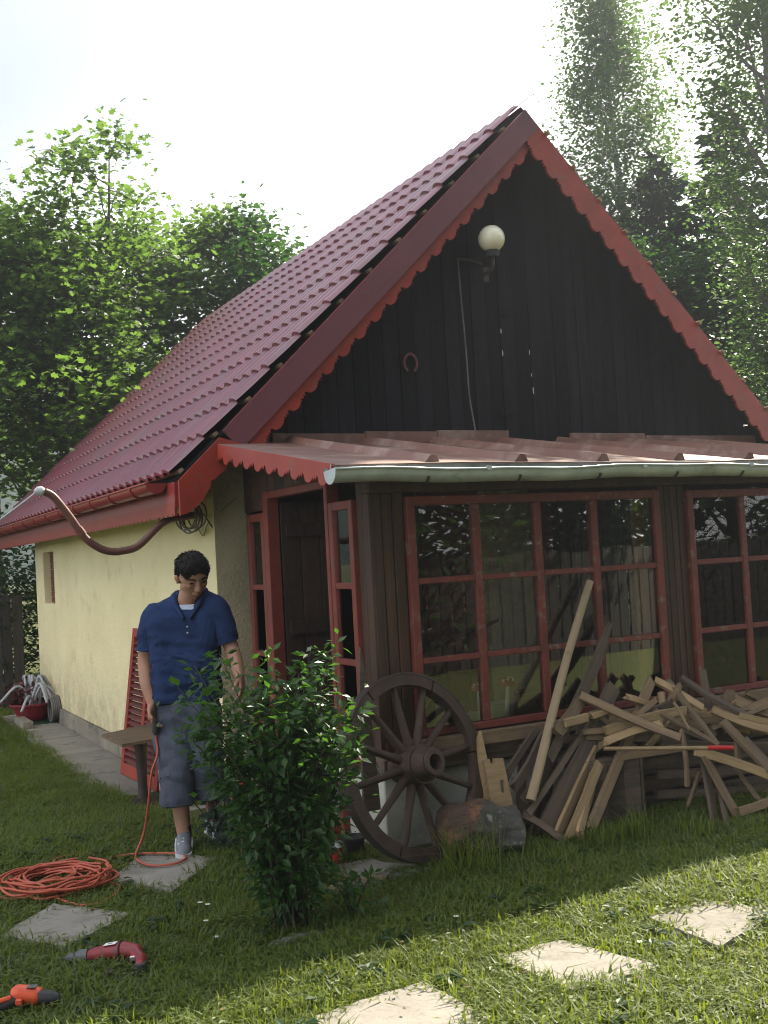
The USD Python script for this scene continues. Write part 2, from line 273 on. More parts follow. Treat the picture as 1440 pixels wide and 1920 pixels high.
# ================================================================ ground
def ss(a, b, x): t = np.clip((x - a) / (b - a), 0, 1); return t * t * (3 - 2 * t)
def ground(x, y):
    x, y = np.asarray(x, float), np.asarray(y, float)
    h = -0.10 * ss(6.3, 9.0, y) + 0.035 * ss(4.65, 5.1, y) * ss(2.35, 2.7, x) * (1 - ss(6.3, 9.0, y))
    return h + 0.02 * (meshkit.noise(np.stack([x * 0.9, y * 0.9, 0 * x], -1), 3) - 0.5)
gx = np.concatenate([[-420, -250, -150, -60, -25], np.linspace(-10, 12, 111), [25, 60, 150, 250, 420]])
gy = np.concatenate([[-420, -250, -150, -60, -25], np.linspace(-8, 22, 151), [30, 60, 150, 250, 420]])
GX, GY = np.meshgrid(gx, gy, indexing='ij')
GZ = ground(GX, GY)
nx, ny = GX.shape
idx = np.arange(nx * ny).reshape(nx, ny)
q = np.stack([idx[:-1, :-1], idx[1:, :-1], idx[1:, 1:], idx[:-1, 1:]], -1).reshape(-1, 4)
obj('ground', (np.stack([GX, GY, GZ], -1).reshape(-1, 3), q), SOIL, smooth=True, label='lawn ground of short green turf around the cottage', cat='ground', kind='structure')

def hill(name, pts, y0, depth, seed, label):
    xs = np.array([p[0] for p in pts], float); hs = np.array([p[1] for p in pts], float)
    X = np.linspace(xs[0], xs[-1], 90); D = np.linspace(-1, 1, 26)
    A, B = np.meshgrid(X, D, indexing='ij')
    H = np.interp(A, xs, hs) * (1 - np.abs(B) ** 1.6)
    H = H * (0.8 + 0.4 * meshkit.fbm(np.stack([A / 45, B * 3, 0 * A], -1), 4, seed)) + 3 * (meshkit.noise(np.stack([A / 6, B * depth / 6, 0 * A], -1), seed) - 0.5) * (H > 4)
    V = np.stack([A, y0 + B * depth, H - 4], -1).reshape(-1, 3); i = np.arange(90 * 26).reshape(90, 26)
    Q = np.stack([i[:-1, :-1], i[1:, :-1], i[1:, 1:], i[:-1, 1:]], -1).reshape(-1, 4)
    obj(name, (V, Q), HILL, smooth=True, label=label, cat='hill', kind='structure')
obj('haze', bx(-430, -430, -2, 430, 430, 78), HAZE, label='thin sunlit summer haze in the air', cat='haze', kind='stuff')
hill('hills', [(-200, 0), (-90, 42), (0, 60), (60, 66), (120, 55), (190, 50), (280, 32), (400, 0)], 270, 85, 5, 'blue-green forested mountain seen far off through the trees')

# ================================================================ cottage
AP, ZR, SL = 5.10, 5.12, 0.973                                  # ridge x, ridge z, slope
CO, SI = 1 / math.hypot(1, SL), SL / math.hypot(1, SL)
XL, XR, YF, YB = 2.457, 7.743, 7.2, 14.15
cottage = thing('cottage', 'small cottage with wine red tiled roof, black boarded gable, yellow wall and red windowed porch', 'house')
wallside = mani(bx(XL, YF, 0.085, XL + 0.3, YB, 2.34)) - mani(bx(XL - 0.1, 12.98, 1.28, XL + 0.13, 13.62, 1.89))
obj('side_wall', tri(wallside), YELLOW, cottage, label='yellow textured plaster side wall')
vent = part('wall_vent', cottage, 'narrow recessed opening lined with red brick')
for k in range(9):
    z = 1.285 + k * 0.067
    obj('brick', bx(XL + 0.075, 12.99, z, XL + 0.13, 13.30, z + 0.06, 0.004), REDOLD, vent)
    obj('brick', bx(XL + 0.08, 13.305, z - 0.0, XL + 0.13, 13.615, z + 0.06, 0.004), REDOLD, vent)
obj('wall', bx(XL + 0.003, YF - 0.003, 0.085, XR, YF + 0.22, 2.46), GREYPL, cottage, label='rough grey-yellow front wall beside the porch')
obj('wall', bx(XR - 0.3, YF + 0.224, 0.0, XR, YB, 2.34), YELLOW, cottage)
obj('wall', bx(XL + 0.303, YB - 0.25, 0.0, XR - 0.303, YB, 2.34), YELLOW, cottage)
pl = bx(XL - 0.03, YF - 0.03, -0.3, XL + 0.27, YB + 0.02, 0.082, 0.012)
pl = pl.subdivide_to_size(0.12); warp(pl, 0.012, 4, 2)
obj('plinth', pl, PLINTH, cottage, label='crumbling grey cement plinth under the yellow wall')
obj('plinth', bx(XL + 0.28, YF - 0.02, -0.3, XR + 0.02, YF + 0.2, 0.082), PLINTH, cottage)
obj('plinth', bx(XR - 0.28, YF + 0.21, -0.3, XR + 0.02, YB, -0.003), PLINTH, cottage)
# gable boards
gable = part('gable', cottage, 'black vertical boards of the gable')
g2 = np.random.default_rng(11); x = 2.66; ztop = lambda X: ZR - 0.10 - SL * abs(X - AP)
while x < 7.56:
    w = 0.118 + g2.random() * 0.03; x1 = min(x + w, 7.6)
    gap = 0.004 + 0.004 * g2.random(); z0 = 2.452
    xs = [x, x1 - gap] if not (x < AP < x1 - gap) else [x, AP, x1 - gap]
    top = [(X, ztop(X)) for X in xs]
    if max(t[1] for t in top) > z0 + 0.02:
        poly = Polygon([(xs[0], z0), (xs[-1], z0)] + [(a, max(b, z0 + 0.005)) for a, b in top[::-1]])
        b = ext(poly, 0.026); b.apply_transform(frame4((0, YF - 0.035 + g2.random() * 0.008, 0), (1, 0, 0), (0, 0, 1), (0, -1, 0)))
        obj('board', b, BLACKWOOD, gable)
    x = x1
obj('backing_board', ext(Polygon([(2.66, 2.463), (7.54, 2.463), (AP, ZR - 0.12)]), 0.02).apply_transform(frame4((0, YF + 0.02, 0), (1, 0, 0), (0, 0, 1), (0, -1, 0))), BLACKWOOD, gable)
obj('backing_board', ext(Polygon([(2.66, 2.3), (7.54, 2.3), (AP, ZR - 0.12)]), 0.02).apply_transform(frame4((0, YB, 0), (1, 0, 0), (0, 0, 1), (0, -1, 0))), BLACKWOOD, cottage, label='boarding of the far gable')
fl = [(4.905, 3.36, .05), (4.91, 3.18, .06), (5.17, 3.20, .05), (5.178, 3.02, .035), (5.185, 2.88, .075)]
for (X, Z, L) in fl: obj('paint_fleck', bx(X, YF - 0.0665, Z, X + 0.0035, YF - 0.0625, Z + L * .7), WHITEP, gable)  # thin white strips imitating daylight that shows between the boards

# left roof slope: pressed tiles
WAVE, COURSE, NC = 0.193, 0.348, 12
def tile_mesh(nw, n=10):
    V, F = [], []
    cols = n * nw + 1
    def prof(t): return 0.030 * max(0.0, math.sin(math.pi * min(1, t / 0.72))) ** 0.8 if t < 0.72 else -0.004 * math.sin(math.pi * (t - 0.72) / 0.28)
    for row, (s, lift) in enumerate([(0.0, 0.004), (COURSE * 0.5, 0.012), (COURSE * 0.90, 0.021), (COURSE * .99, 0.025), (COURSE + 0.004, 0.002)]):
        for c in range(cols):
            t = (c % n) / n
            V.append((c / n * WAVE, s, lift + prof(t)))
    for r in range(4):
        for c in range(cols - 1):
            a = r * cols + c; F += [(a, a + 1, a + 1 + cols), (a, a + 1 + cols, a + cols)]
    return trimesh.Trimesh(np.array(V), np.array(F), process=False)
slopeL = part('roof_slope', cottage, 'wine red pressed metal tiles of the left slope')
one = tile_mesh(1)
Y0T, NW = 6.965, 41
def tile_m(i, c, lift=0.0):
    o = np.array([AP, Y0T + i * WAVE, ZR]) + np.array([-CO, 0, -SI]) * (c * COURSE - 0.02) + np.array([-SI, 0, CO]) * (0.036 + lift)
    return frame4(o, (0, 1, 0), (-CO, 0, -SI), (-SI, 0, CO))
rest = []
for i in range(NW):
    for c in range(NC):
        m4 = tile_m(i, c, 0.004 * rng.random())
        if i < 25: obj('tile', one, TILE, slopeL, smooth=50, mat4=m4)
        else: t = one.copy(); t.apply_transform(m4); rest.append(t)
obj('far_tiles', cat_(rest), TILE, slopeL, smooth=50, kind='stuff')
m4 = tile_m(0, 0, 0.03)
crest = bx(-0.01, -0.10, 0.01, WAVE * 0.95, 0.16, 0.014); crest.apply_transform(frame4((AP + 0.03, Y0T - 0.14, ZR + 0.075), (0, 1, 0), unit((-1, -0.3, -0.75)), unit((-0.75, 0, 1))))
obj('bent_tile', crest, TILE, slopeL, label='loose bent tile sheet corner at the apex')
rs = []
for c in range(NC):
    t = tile_mesh(41); o = np.array([AP, Y0T, ZR]) + np.array([CO, 0, -SI]) * (c * COURSE - 0.02) + np.array([SI, 0, CO]) * 0.035
    t.apply_transform(frame4(o, (0, 1, 0), (CO, 0, -SI), (SI, 0, CO))); t.invert(); rs.append(t)
obj('roof_slope', cat_(rs), TILE, cottage, smooth=50, kind='stuff', label='right roof slope')
for sgn in (-1, 1):
    d, n_ = np.array([sgn * CO, 0, -SI]), np.array([sgn * SI, 0, CO])
    deck = bx(-0.0, 6.947, -0.03, 4.15, 14.9, -0.006); deck.apply_transform(frame4((AP, 0, ZR), d, (0, 1, 0), n_))
    obj('roof_deck', deck, BLACKWOOD, cottage)
    ex = 0.10 if sgn < 0 else 0.0
    for c in range(NC + (sgn < 0) * 0):
        yy = (6.89 if sgn > 0 else 6.955) - 0.03 * rng.random()
        b = bx(c * COURSE + 0.245, yy, 0.0, c * COURSE + 0.28, 14.85, 0.02); b.apply_transform(frame4((AP, 0, ZR), d, (0, 1, 0), n_))
        obj('roof_batten', b, PALEWOOD if sgn > 0 else TANWOOD, cottage)
# scalloped boards
def scallop(L, h, pitch=0.19, depth=0.045):
    pts = [(0, h), (0, 0)]
    s = 0.0
    while s < L - 1e-6:
        seg = [(0.0, 0), (0.012, -0.5), (0.024, -0.15), (0.036, -0.62), (0.048, -0.2), (0.06, -0.7)]
        for a, b in seg: pts.append((s + a, b * depth))
        for k in range(9):
            th = math.pi * k / 8; pts.append((s + 0.066 + 0.052 * (1 - math.cos(th)), -depth * (0.35 + 0.65 * math.sin(th))))
        pts.append((s + 0.176, -0.15 * depth)); s += pitch
    pts = [(min(a, L), b) for a, b in pts] + [(L, h)]
    return Polygon(pts).buffer(0)
def slab(poly, t, o, ex, ey):
    m = ext(poly, t); ex, ey = unit(ex), unit(ey); m.apply_transform(frame4(o, ex, ey, np.cross(ex, ey))); return m
def verge(y, sgn, name_mat, L0, L1, wide, label, yoff=0.0, metal=False):
    d, n_ = np.array([sgn * CO, 0, -SI]), np.array([sgn * SI, 0, CO])
    o = np.array([AP, y, ZR - 0.004]) + d * L0 - n_ * wide
    if metal: p_ = sbox(0, 0, L1 - L0, wide)
    else: p_ = scallop(L1 - L0, wide)
    m = slab(p_, 0.022, o, d, n_) if sgn > 0 else slab(p_, 0.022, o + np.array([0, -0.022, 0]) * 0, d, n_)
    return obj('verge_board', m, name_mat, cottage, label=label)
verge(6.92, -1, RED, 0.02, 3.62, 0.235, 'red scalloped board along the left roof edge')
verge(6.895, -1, VERGE, 0.0, 3.70, 0.178, 'smooth dark red metal cover along the left roof edge', metal=True)
verge(6.92, 1, RED, 0.0, 4.10, 0.180, 'faded red scalloped board along the right roof edge')
ret = Polygon([(2.125, 1.975), (2.125, 2.205), (2.42, 2.49), (2.565, 2.45), (2.60, 2.40), (2.52, 2.33), (2.475, 2.315), (2.45, 2.27), (2.40, 2.235), (2.375, 2.21), (2.345, 2.20), (2.335, 2.15), (2.31, 2.12), (2.30, 2.09), (2.255, 2.04), (2.22, 2.015), (2.17, 1.985)])
obj('eave_return', slab(ret, 0.03, (0, 6.915, 0), (1, 0, 0), (0, 0, 1)), RED, cottage, label='bright red carved board closing the eave')
obj('eave_return', slab(affinity.translate(ret, 0, -0.02), 0.03, (0, 14.36, 0), (1, 0, 0), (0, 0, 1)), RED, cottage)
obj('fascia', bx(2.108, 6.94, 2.035, 2.132, 14.9, 2.20), GUTR, cottage)
obj('scalloped_trim', slab(scallop(7.92, 0.06, 0.11, 0.03), 0.016, (2.122, 14.87, 2.005), (0, -1, 0), (0, 0, 1)), RED, cottage)
sof = bx(0, 0, 0, 0.36, 7.95, 0.015); sof.apply_transform(frame4((2.135, 6.95, 2.06), (0.82, 0, 0.57), (0, 1, 0), (-0.57, 0, 0.82)))
obj('soffit', sof, DARKWOOD, cottage)
def halfpipe(r, L, t=0.004, n=12, lip=True):
    a = np.linspace(math.pi, 2 * math.pi, n)
    pts = [(r * math.cos(k), r * math.sin(k)) for k in a] + [((r - t) * math.cos(k), (r - t) * math.sin(k)) for k in a[::-1]]
    return ext(Polygon(pts), L)
gut = part('eave_gutter', cottage, 'wine red half round gutter under the tiles')
h = halfpipe(0.068, 7.85); h.apply_transform(frame4((2.03, 14.95, 2.205), (-1, 0, 0), (0, 0, 1), (0, -1, 0)))
obj('gutter_trough', h, GUTR, gut, smooth=30)
cp = ext(Polygon([(0.07 * math.cos(a), 0.07 * math.sin(a)) for a in np.linspace(math.pi, 2 * math.pi, 14)]), 0.008); cp.apply_transform(frame4((2.03, 7.102, 2.205), (-1, 0, 0), (0, 0, 1), (0, -1, 0)))
obj('end_cap', cp, GUTR, gut)
obj('gutter_bead', tube([(1.961, 7.1, 2.207), (1.961, 14.95, 2.207)], 0.008), GUTR, gut, smooth=True)
for k in range(12):
    y = 7.5 + k * 0.64
    a = np.linspace(math.pi, 2 * math.pi, 12)
    obj('gutter_hook', tube([(2.03 - 0.073 * math.cos(t) * -1 * -1, y, 2.205 + 0.073 * math.sin(t)) for t in a], 0.0065, 5), GUTR, gut, smooth=True)

# ---------------------------------------------------------------- porch (part of the cottage)
PX, PY, PXR = 2.69, 5.27, 6.30
roofz = lambda y: 2.13 + (y - 5.12) * 0.36 / 2.08
obj('porch_plinth', tri(mani(bx(PX + 0.005, PY + 0.012, -0.2, PXR, PY + 0.22, 0.432, 0.006)) + mani(bx(PX + 0.005, PY + 0.1, -0.2, PX + 0.2, 5.74, 0.432))), WHITEPL, cottage, label='off white plastered plinth of the porch')
obj('porch_floor', bx(PX + 0.02, PY + 0.23, -0.1, PXR - 0.02, YF - 0.04, 0.10), CONC, cottage)
obj('door_step', bx(PX - 0.30, 5.75, -0.2, PX + 0.0, 6.75, 0.06, 0.01), CONC, cottage)
obj('plinth', bx(PXR - 0.2, PY + 0.23, -0.2, PXR, YF - 0.05, 0.43), WHITEPL, cottage)
# sill logs
def hbar(y, x0, x1, z0, z1, t, mt, seed, nm, lab=None):
    c = chunk(x1 - x0, t, z1 - z0, seed, 9, 0.004); c.apply_transform(frame4(((x0 + x1) / 2, y, (z0 + z1) / 2), (1, 0, 0), (0, 1, 0), (0, 0, 1)))
    obj(nm, c, mt, cottage, label=lab)
hbar(PY + 0.0, PX + 0.16, PXR, 0.545, 0.625, 0.13, TANWOOD, 3, 'sill_beam', 'worn brown sill beam under the porch windows')
hbar(PY + 0.03, PX + 0.0, PXR, 0.437, 0.54, 0.10, GREYWOOD, 4, 'sill_beam')
hbar(PY + 0.02, PX + 0.0, PXR, 1.99, 2.10, 0.09, BROWNWOOD, 5, 'head_beam')
def vboards(x0, x1, y, z0, z1, n, mt, axis='x', seed=0, depth=0.028):
    g = np.random.default_rng(seed); e = np.linspace(x0, x1, n + 1)
    for a, b in zip(e[:-1], e[1:]):
        o = g.random() * 0.008
        m = bx(a + 0.002, y + o, z0, b - 0.003, y + depth + o, z1, 0.003) if axis == 'x' else bx(y + o, a + 0.002, z0, y + depth + o, b - 0.003, z1, 0.003)
        obj('porch_board', m, mt, cottage)
vboards(PX + 0.005, 2.90, PY, 0.63, 1.985, 3, BROWNWOOD, seed=1)
vboards(PX + 0.02, 2.90, PY - 0.012, 0.44, 0.628, 2, BROWNWOOD, seed=8)
vboards(4.742, 4.962, PY - 0.005, 0.63, 1.985, 4, BROWNWOOD, seed=2)
for i, (a, b) in enumerate([(4.742, 4.962), (PX + 0.03, 2.89)]): obj('porch_post', bx(a, PY + 0.04, 0.63, b, PY + 0.13, 1.985), DARKWOOD, cottage)
vboards(5.275, 5.43, PX - 0.005, 0.44, 2.08, 2, BROWNWOOD, 'y', 3)
vboards(7.115, 7.19, PX - 0.005, 0.10, 2.36, 1, BROWNWOOD, 'y', 4)
# header boards above door, following the roof
e = np.linspace(5.43, 7.19, 13)
for a, b in zip(e[:-1], e[1:]):
    p_ = Polygon([(a + .002, 2.11 if a < 6.75 else 1.99), (b - .003, 2.11 if a < 6.75 else 1.99), (b - .003, roofz(b) - 0.035), (a + .002, roofz(a) - 0.035)])
    obj('porch_board', slab(p_, 0.025, (PX - 0.006, 0, 0), (0, 1, 0), (0, 0, 1)), BROWNWOOD, cottage)
def framebox(y0, y1, z0, z1, w, t, rails, mt, mtg, name, lab=None, lean=0.0):
    """sidelight in the plane x = PX"""
    wdw = part(name, cottage, lab)
    X0, X1 = PX - 0.03, PX - 0.03 + t
    obj('frame', bx(X0, y0, z0, X1, y0 + w, z1, 0.004), mt, wdw); obj('frame', bx(X0, y1 - w, z0, X1, y1, z1, 0.004), mt, wdw)
    obj('frame', bx(X0 + .002, y0 + w, z1 - w, X1 - .002, y1 - w, z1, 0.004), mt, wdw); obj('frame', bx(X0 + .002, y0 + w, z0, X1 - .002, y1 - w, z0 + w, 0.004), mt, wdw)
    for r in rails: obj('glazing_bar', bx(X0 + .003, y0 + w, r - 0.018, X1 - .003, y1 - w, r + 0.018, 0.004), mt, wdw)
    lv = [z0 + w] + list(rails) + [z1 - w]
    for a, b in zip(lv[:-1], lv[1:]): obj('pane', bx(X0 + t * .45, y0 + w - .004, a, X0 + t * .45 + 0.003, y1 - w + .004, b), GLASS, wdw)
framebox(6.79, 7.11, 0.14, 1.97, 0.055, 0.05, [1.47, 1.02, 0.56], FRAMERED, GLASS, 'porch_sidelight', 'narrow red framed window left of the doorway')
framebox(5.44, 5.752, 0.47, 1.965, 0.05, 0.05, [1.48, 1.045, 0.75], FRAMERED, GLASS, 'porch_sidelight', 'narrow red framed window right of the doorway')
obj('porch_board', bx(PX, 5.44, 0.436, PX + 0.02, 5.75, 0.466), BROWNWOOD, cottage)
df = part('door_frame', cottage, 'red frame of the open porch doorway')
obj('jamb', bx(PX - 0.035, 6.70, 0.06, PX + 0.05, 6.775, 2.105, 0.004), FRAMERED, df); obj('jamb', bx(PX - 0.033, 5.758, 0.06, PX + 0.05, 5.80, 2.105, 0.004), FRAMERED, df)
obj('head', bx(PX - 0.032, 5.802, 2.055, PX + 0.05, 6.698, 2.105, 0.004), FRAMERED, df)
# open door leaf folded inside
dl = part('door', cottage, 'dark brown boarded door swung inside'); 
for k in range(6): obj('board', bx(PX + 0.06 + k * 0.14, 6.70, 0.12, PX + 0.195 + k * 0.14, 6.735, 2.03, 0.003), DARKWOOD, dl)
for z in (0.4, 1.15, 1.8): obj('ledge', bx(PX + 0.09, 6.672, z, PX + 0.86, 6.697, z + 0.09), DARKWOOD, dl)
def bigwindow(y, x0, x1, z0, z1, mx, mz, lab, g_):
    wdw = part('porch_window', cottage, lab); Y0, Y1 = y - 0.03, y + 0.025; w = 0.052
    gr = np.random.default_rng(g_)
    obj('frame', bx(x0, Y0, z0, x0 + w, Y1, z1, 0.004), REDOLD, wdw); obj('frame', bx(x1 - w, Y0, z0, x1, Y1, z1, 0.004), REDOLD, wdw)
    obj('frame', bx(x0 + w, Y0 + .002, z1 - w, x1 - w, Y1 - .002, z1, 0.004), REDOLD, wdw); obj('frame', bx(x0 + w, Y0 + .002, z0, x1 - w, Y1 - .002, z0 + w * .8, 0.004), REDOLD, wdw)
    xs = [x0 + w] + list(mx) + [x1 - w]; zs = [z0 + w * .8] + list(mz) + [z1 - w]
    for m_ in mx: obj('mullion', bx(m_ - .024, Y0 + .004, z0 + w * .8, m_ + .024, Y1 - .004, z1 - w, 0.004), REDOLD, wdw)
    for a, b in zip(xs[:-1], xs[1:]):
        a_, b_ = a + (.024 if a in mx else 0), b - (.024 if b in mx else 0)
        for r in mz: obj('glazing_bar', bx(a_, Y0 + .006, r - .017, b_, Y1 - .006, r + .017, 0.004), REDOLD, wdw)
        for c, d in zip(zs[:-1], zs[1:]):
            p_ = bx(a_ - .004, -0.0015, c + (.015 if c in mz else -.004), b_ + .004, 0.0015, d - (.015 if d in mz else -.004))
            ang = gr.normal(0, 0.006); cx = (a_ + b_) / 2
            p_.apply_translation((-cx, 0, 0)); p_.apply_transform(trimesh.transformations.rotation_matrix(ang, (0, 0, 1))); p_.apply_translation((cx, y - 0.004, 0))
            obj('pane', p_, GLASS, wdw)
bigwindow(PY, 2.905, 4.738, 0.63, 1.962, [3.36, 3.79, 4.212], [1.045, 1.487], 'left porch window of twelve panes in a red frame', 1)
bigwindow(PY, 4.968, 6.20, 0.63, 1.955, [5.452, 5.82], [1.045, 1.487], 'right porch window of small panes in a red frame', 2)
vboards(6.206, 6.30, PY, 0.63, 1.985, 2, BROWNWOOD, seed=6)
# right porch wall with windows
rw = part('porch_window', cottage, 'porch window on the far right side wall')
for y in np.linspace(5.35, 7.1, 5): obj('mullion', bx(PXR - 0.06, y - .03, 0.45, PXR, y + .03, 2.0), DARKWOOD, rw)
for z in (0.47, 1.05, 1.5, 1.97):
    for a, b in zip(np.linspace(5.35, 7.1, 5)[:-1], np.linspace(5.35, 7.1, 5)[1:]): obj('glazing_bar', bx(PXR - 0.055, a + .03, z - .02, PXR - .005, b - .03, z + .02), DARKWOOD, rw)
for a, b in zip(np.linspace(5.35, 7.1, 5)[:-1], np.linspace(5.35, 7.1, 5)[1:]): obj('pane', bx(PXR - 0.034, a + .028, 0.49, PXR - .031, b - .028, 1.95), GLASS, rw)
vboards(5.27, 7.19, PXR - 0.03, 2.0, 2.2, 8, BROWNWOOD, 'y', 9)
# inside: ceiling, house door, boards
ceil = bx(PX + 0.02, 0, 0, PXR, 2.02, 0.02); ceil.apply_transform(frame4((0, 5.2, roofz(5.2) - 0.075), (1, 0, 0), unit((0, 2.08, 0.36)), unit((0, -0.36, 2.08))))
obj('porch_ceiling', ceil, DARKWOOD, cottage)
vboards(2.72, 4.05, YF - 0.034, 0.11, 2.3, 10, DARKWOOD, seed=12, depth=0.025)
obj('house_door', bx(4.08, YF - 0.05, 0.11, 4.60, YF - 0.006, 2.2, 0.004), DOORRED, cottage)
obj('house_door_frame', bx(5.12, YF - 0.05, 0.11, 5.30, YF - 0.006, 2.2, 0.004), DOORRED, cottage)
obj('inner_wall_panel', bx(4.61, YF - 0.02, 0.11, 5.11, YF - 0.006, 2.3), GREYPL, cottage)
vboards(5.31, 6.27, YF - 0.034, 0.11, 2.3, 13, DARKWOOD, seed=13, depth=0.025)
obj('inner_ledge', bx(PX + 0.2, PY + 0.04, 0.60, 5.52, PY + 0.34, 0.635, 0.004), TANWOOD, cottage)
# porch roof sheets and seams
pr = part('porch_roof', cottage, 'low red oxide sheet roof of the porch with raised seams')
seams = [2.40, 3.02, 3.615, 4.21, 4.815, 5.42, 6.02, 6.62, 7.2]
py_ = unit((0, 2.08, 0.36)); pn = unit((0, -0.36, 2.08)); Lr = math.hypot(2.08, 0.36)
g3 = np.random.default_rng(5)
for a, b in zip(seams[:-1], seams[1:]):
    s = bx(a, -0.02, 0, b, Lr - 0.02, 0.006); s = s.subdivide_to_size(0.25)
    s.vertices[:, 2] += 0.012 * (meshkit.noise(np.c_[s.vertices[:, :2] * 2.2, 0 * s.vertices[:, 0]], 4) - 0.5)
    s.apply_transform(frame4((0, 5.10, roofz(5.10)), (1, 0, 0), py_, pn)); obj('sheet', s, OXIDE, pr, smooth=30)
for a in seams[1:-1]:
    dx = 0.03 * g3.normal()
    s = ext(Polygon([(-.05, 0.004), (.05, 0.004), (.026, .048), (-.010, .052)]), Lr - 0.06); s.apply_transform(frame4((a, 5.13, roofz(5.13)), (1, 0, 0), pn, -py_)); s.apply_translation(py_ * (Lr - 0.06))
    obj('seam', s, OXIDE, pr)
for k, (a, b) in enumerate([(2.88, 3.62), (3.625, 4.24), (4.245, 4.90), (5.52, 6.3), (6.305, 7.1), (7.105, 7.6)]):
    f_ = bx(a, YF - 0.105 + .003 * (k % 2), 2.475, b, YF - 0.066, 2.555 + 0.012 * g3.normal(), 0.004); obj('flashing', f_, OXIDE, cottage)
obj('flashing', bx(2.70, YF - 0.10, 2.462, 2.86, YF - 0.05, 2.60), VERGE, cottage)
obj('scalloped_trim', slab(scallop(1.80, 0.075, 0.19, 0.05), 0.018, (2.398, 5.115, 2.06), (0, 1, 0.173), (0, -0.173, 1)), RED, cottage, label='bright red scalloped trim on the left end of the porch roof')
obj('rafter_board', slab(Polygon([(5.14, 2.06), (5.14, 2.115), (7.18, 2.47), (7.18, 2.40)]), 0.02, (2.46, 0, 0), (0, 1, 0), (0, 0, 1)), DARKWOOD, cottage)
ps = bx(2.40, 0, -0.03, PX + .02, Lr - 0.05, -0.012); ps.apply_transform(frame4((0, 5.12, roofz(5.12)), (1, 0, 0), py_, pn)); obj('porch_soffit', ps, DARKWOOD, cottage)
pg = part('porch_gutter', cottage, 'dented grey zinc half round gutter along the porch roof')
a = np.linspace(math.pi * 0.93, 2 * math.pi, 14); r_ = 0.068
G = []
for i, xx in enumerate(np.linspace(2.375, 7.25, 60)):
    dz = 0.006 * math.sin(xx * 3.1) + 0.004 * math.sin(xx * 7.7); G.append([(xx, 5.085 - r_ * math.cos(t) * -1 * -1, 2.095 + dz + r_ * math.sin(t)) for t in a])
G = np.array(G); V = np.vstack([G.reshape(-1, 3), (G + [0, 0, 0.004]).reshape(-1, 3)]); i = np.arange(60 * 14).reshape(60, 14)
Q = np.stack([i[:-1, :-1], i[1:, :-1], i[1:, 1:], i[:-1, 1:]], -1).reshape(-1, 4)
obj('gutter_trough', (V, np.vstack([Q, Q[:, ::-1] + 840])), ZINC, pg, smooth=True)
cp = ext(Polygon([(0.073 * math.cos(t), 0.073 * math.sin(t)) for t in np.linspace(math.pi * .95, 2 * math.pi, 14)]), 0.008); cp.apply_transform(frame4((2.382, 5.085, 2.097), (0, 1, 0), (0, 0, 1), (-1, 0, 0)) @ np.diag([1, 1, 1, 1]))
obj('end_cap', cp, ZINC, pg)
obj('gutter_bead', tube([(xx, 5.016, 2.096 + 0.006 * math.sin(xx * 3.1) + 0.004 * math.sin(xx * 7.7)) for xx in np.linspace(2.375, 7.25, 60)], 0.0075, 6), ZINC, pg, smooth=True)
obj('apron', bx(2.395, 5.112, 2.075, 7.25, 5.118, 2.135), ZINC, pg)
for xx in (2.93, 3.53, 4.1, 4.7, 5.25, 5.8, 6.4): obj('gutter_hook', tube([(xx + 0.05 * (1 - math.cos(t)) * .3, 5.085 - 0.073 * math.cos(t), 2.097 + 0.073 * math.sin(t)) for t in np.linspace(math.pi * 1.02, 1.8 * math.pi, 9)], 0.008, 5), IRON, pg, smooth=True)
for xx in (3.30, 4.42, 5.3): obj('gutter_clip', bx(xx, 5.008, 2.083, xx + 0.03, 5.022, 2.108), ZINC, pg)

# ================================================================ fixtures on the cottage
lamp = thing('wall_lamp', 'round opal globe lamp on a black bracket high on the black gable', 'lamp', (4.775, 7.0, 3.93))
s = trimesh.creation.icosphere(4, 0.105); s.apply_translation((0, 0, 0.145)); obj('globe', s, CREAM, lamp, smooth=True)
obj('holder', lathe([(0, 0), (0.05, 0), (0.062, 0.045), (0.055, 0.05), (0, 0.05)], 20), DARKRUB, lamp, smooth=30)
obj('bracket', cat_([tube(spline([(0, 0, 0), (0, 0, -0.07), (0, 0.06, -0.1), (0, 0.15, -0.1)]), 0.014), bx(-.05, .14, -.16, .05, .155, -.04)]), IRON, lamp, smooth=30)
obj('junction_arm', tube([(-0.02, 0.12, -0.03), (-0.12, 0.13, 0.0), (-0.25, 0.135, 0.0)], 0.012), IRON, lamp, smooth=True)
obj('lamp_cable', tube(spline([(4.53, YF - .075, 3.93), (4.54, YF - .078, 3.6), (4.56, YF - .074, 3.2), (4.565, YF - .078, 2.85), (4.60, YF - .08, 2.57)]), 0.0065, 6), CABLE, smooth=True, label='thin grey cable hanging down the gable below the globe lamp', cat='cable')
hs = [(0.055 * math.cos(t), 0.07 * math.sin(t)) for t in np.linspace(math.radians(125), math.radians(415), 20)]
m = ext(LineString(hs).buffer(0.010), 0.010); m.apply_transform(frame4((4.055, YF - .068, 3.09), (1, 0, 0), (0, 0, 1), (0, -1, 0)) @ trimesh.transformations.rotation_matrix(math.pi, (0, 0, 1)))
obj('horseshoe', m, DOORRED, label='rusty red horseshoe nailed to the black gable', cat='horseshoe')
for (X, Z, n) in [(4.86, 2.70, 'hinge'), (4.90, 3.50, 'hinge')]:
    m = cat_([bx(X, YF - .072, Z, X + .1, YF - .063, Z + .014), tube([(X, YF - .07, Z - .02), (X, YF - .07, Z + .045)], .008)])
    obj('hinge', m, BLACKWOOD, label='black iron strap hinge ' + ('low on the gable above the flashing' if Z < 3 else 'on the gable under the globe lamp'), cat='hinge')
cond = thing('service_pipe', 'bent brown electrical conduit swinging out under the left eave', 'pipe')
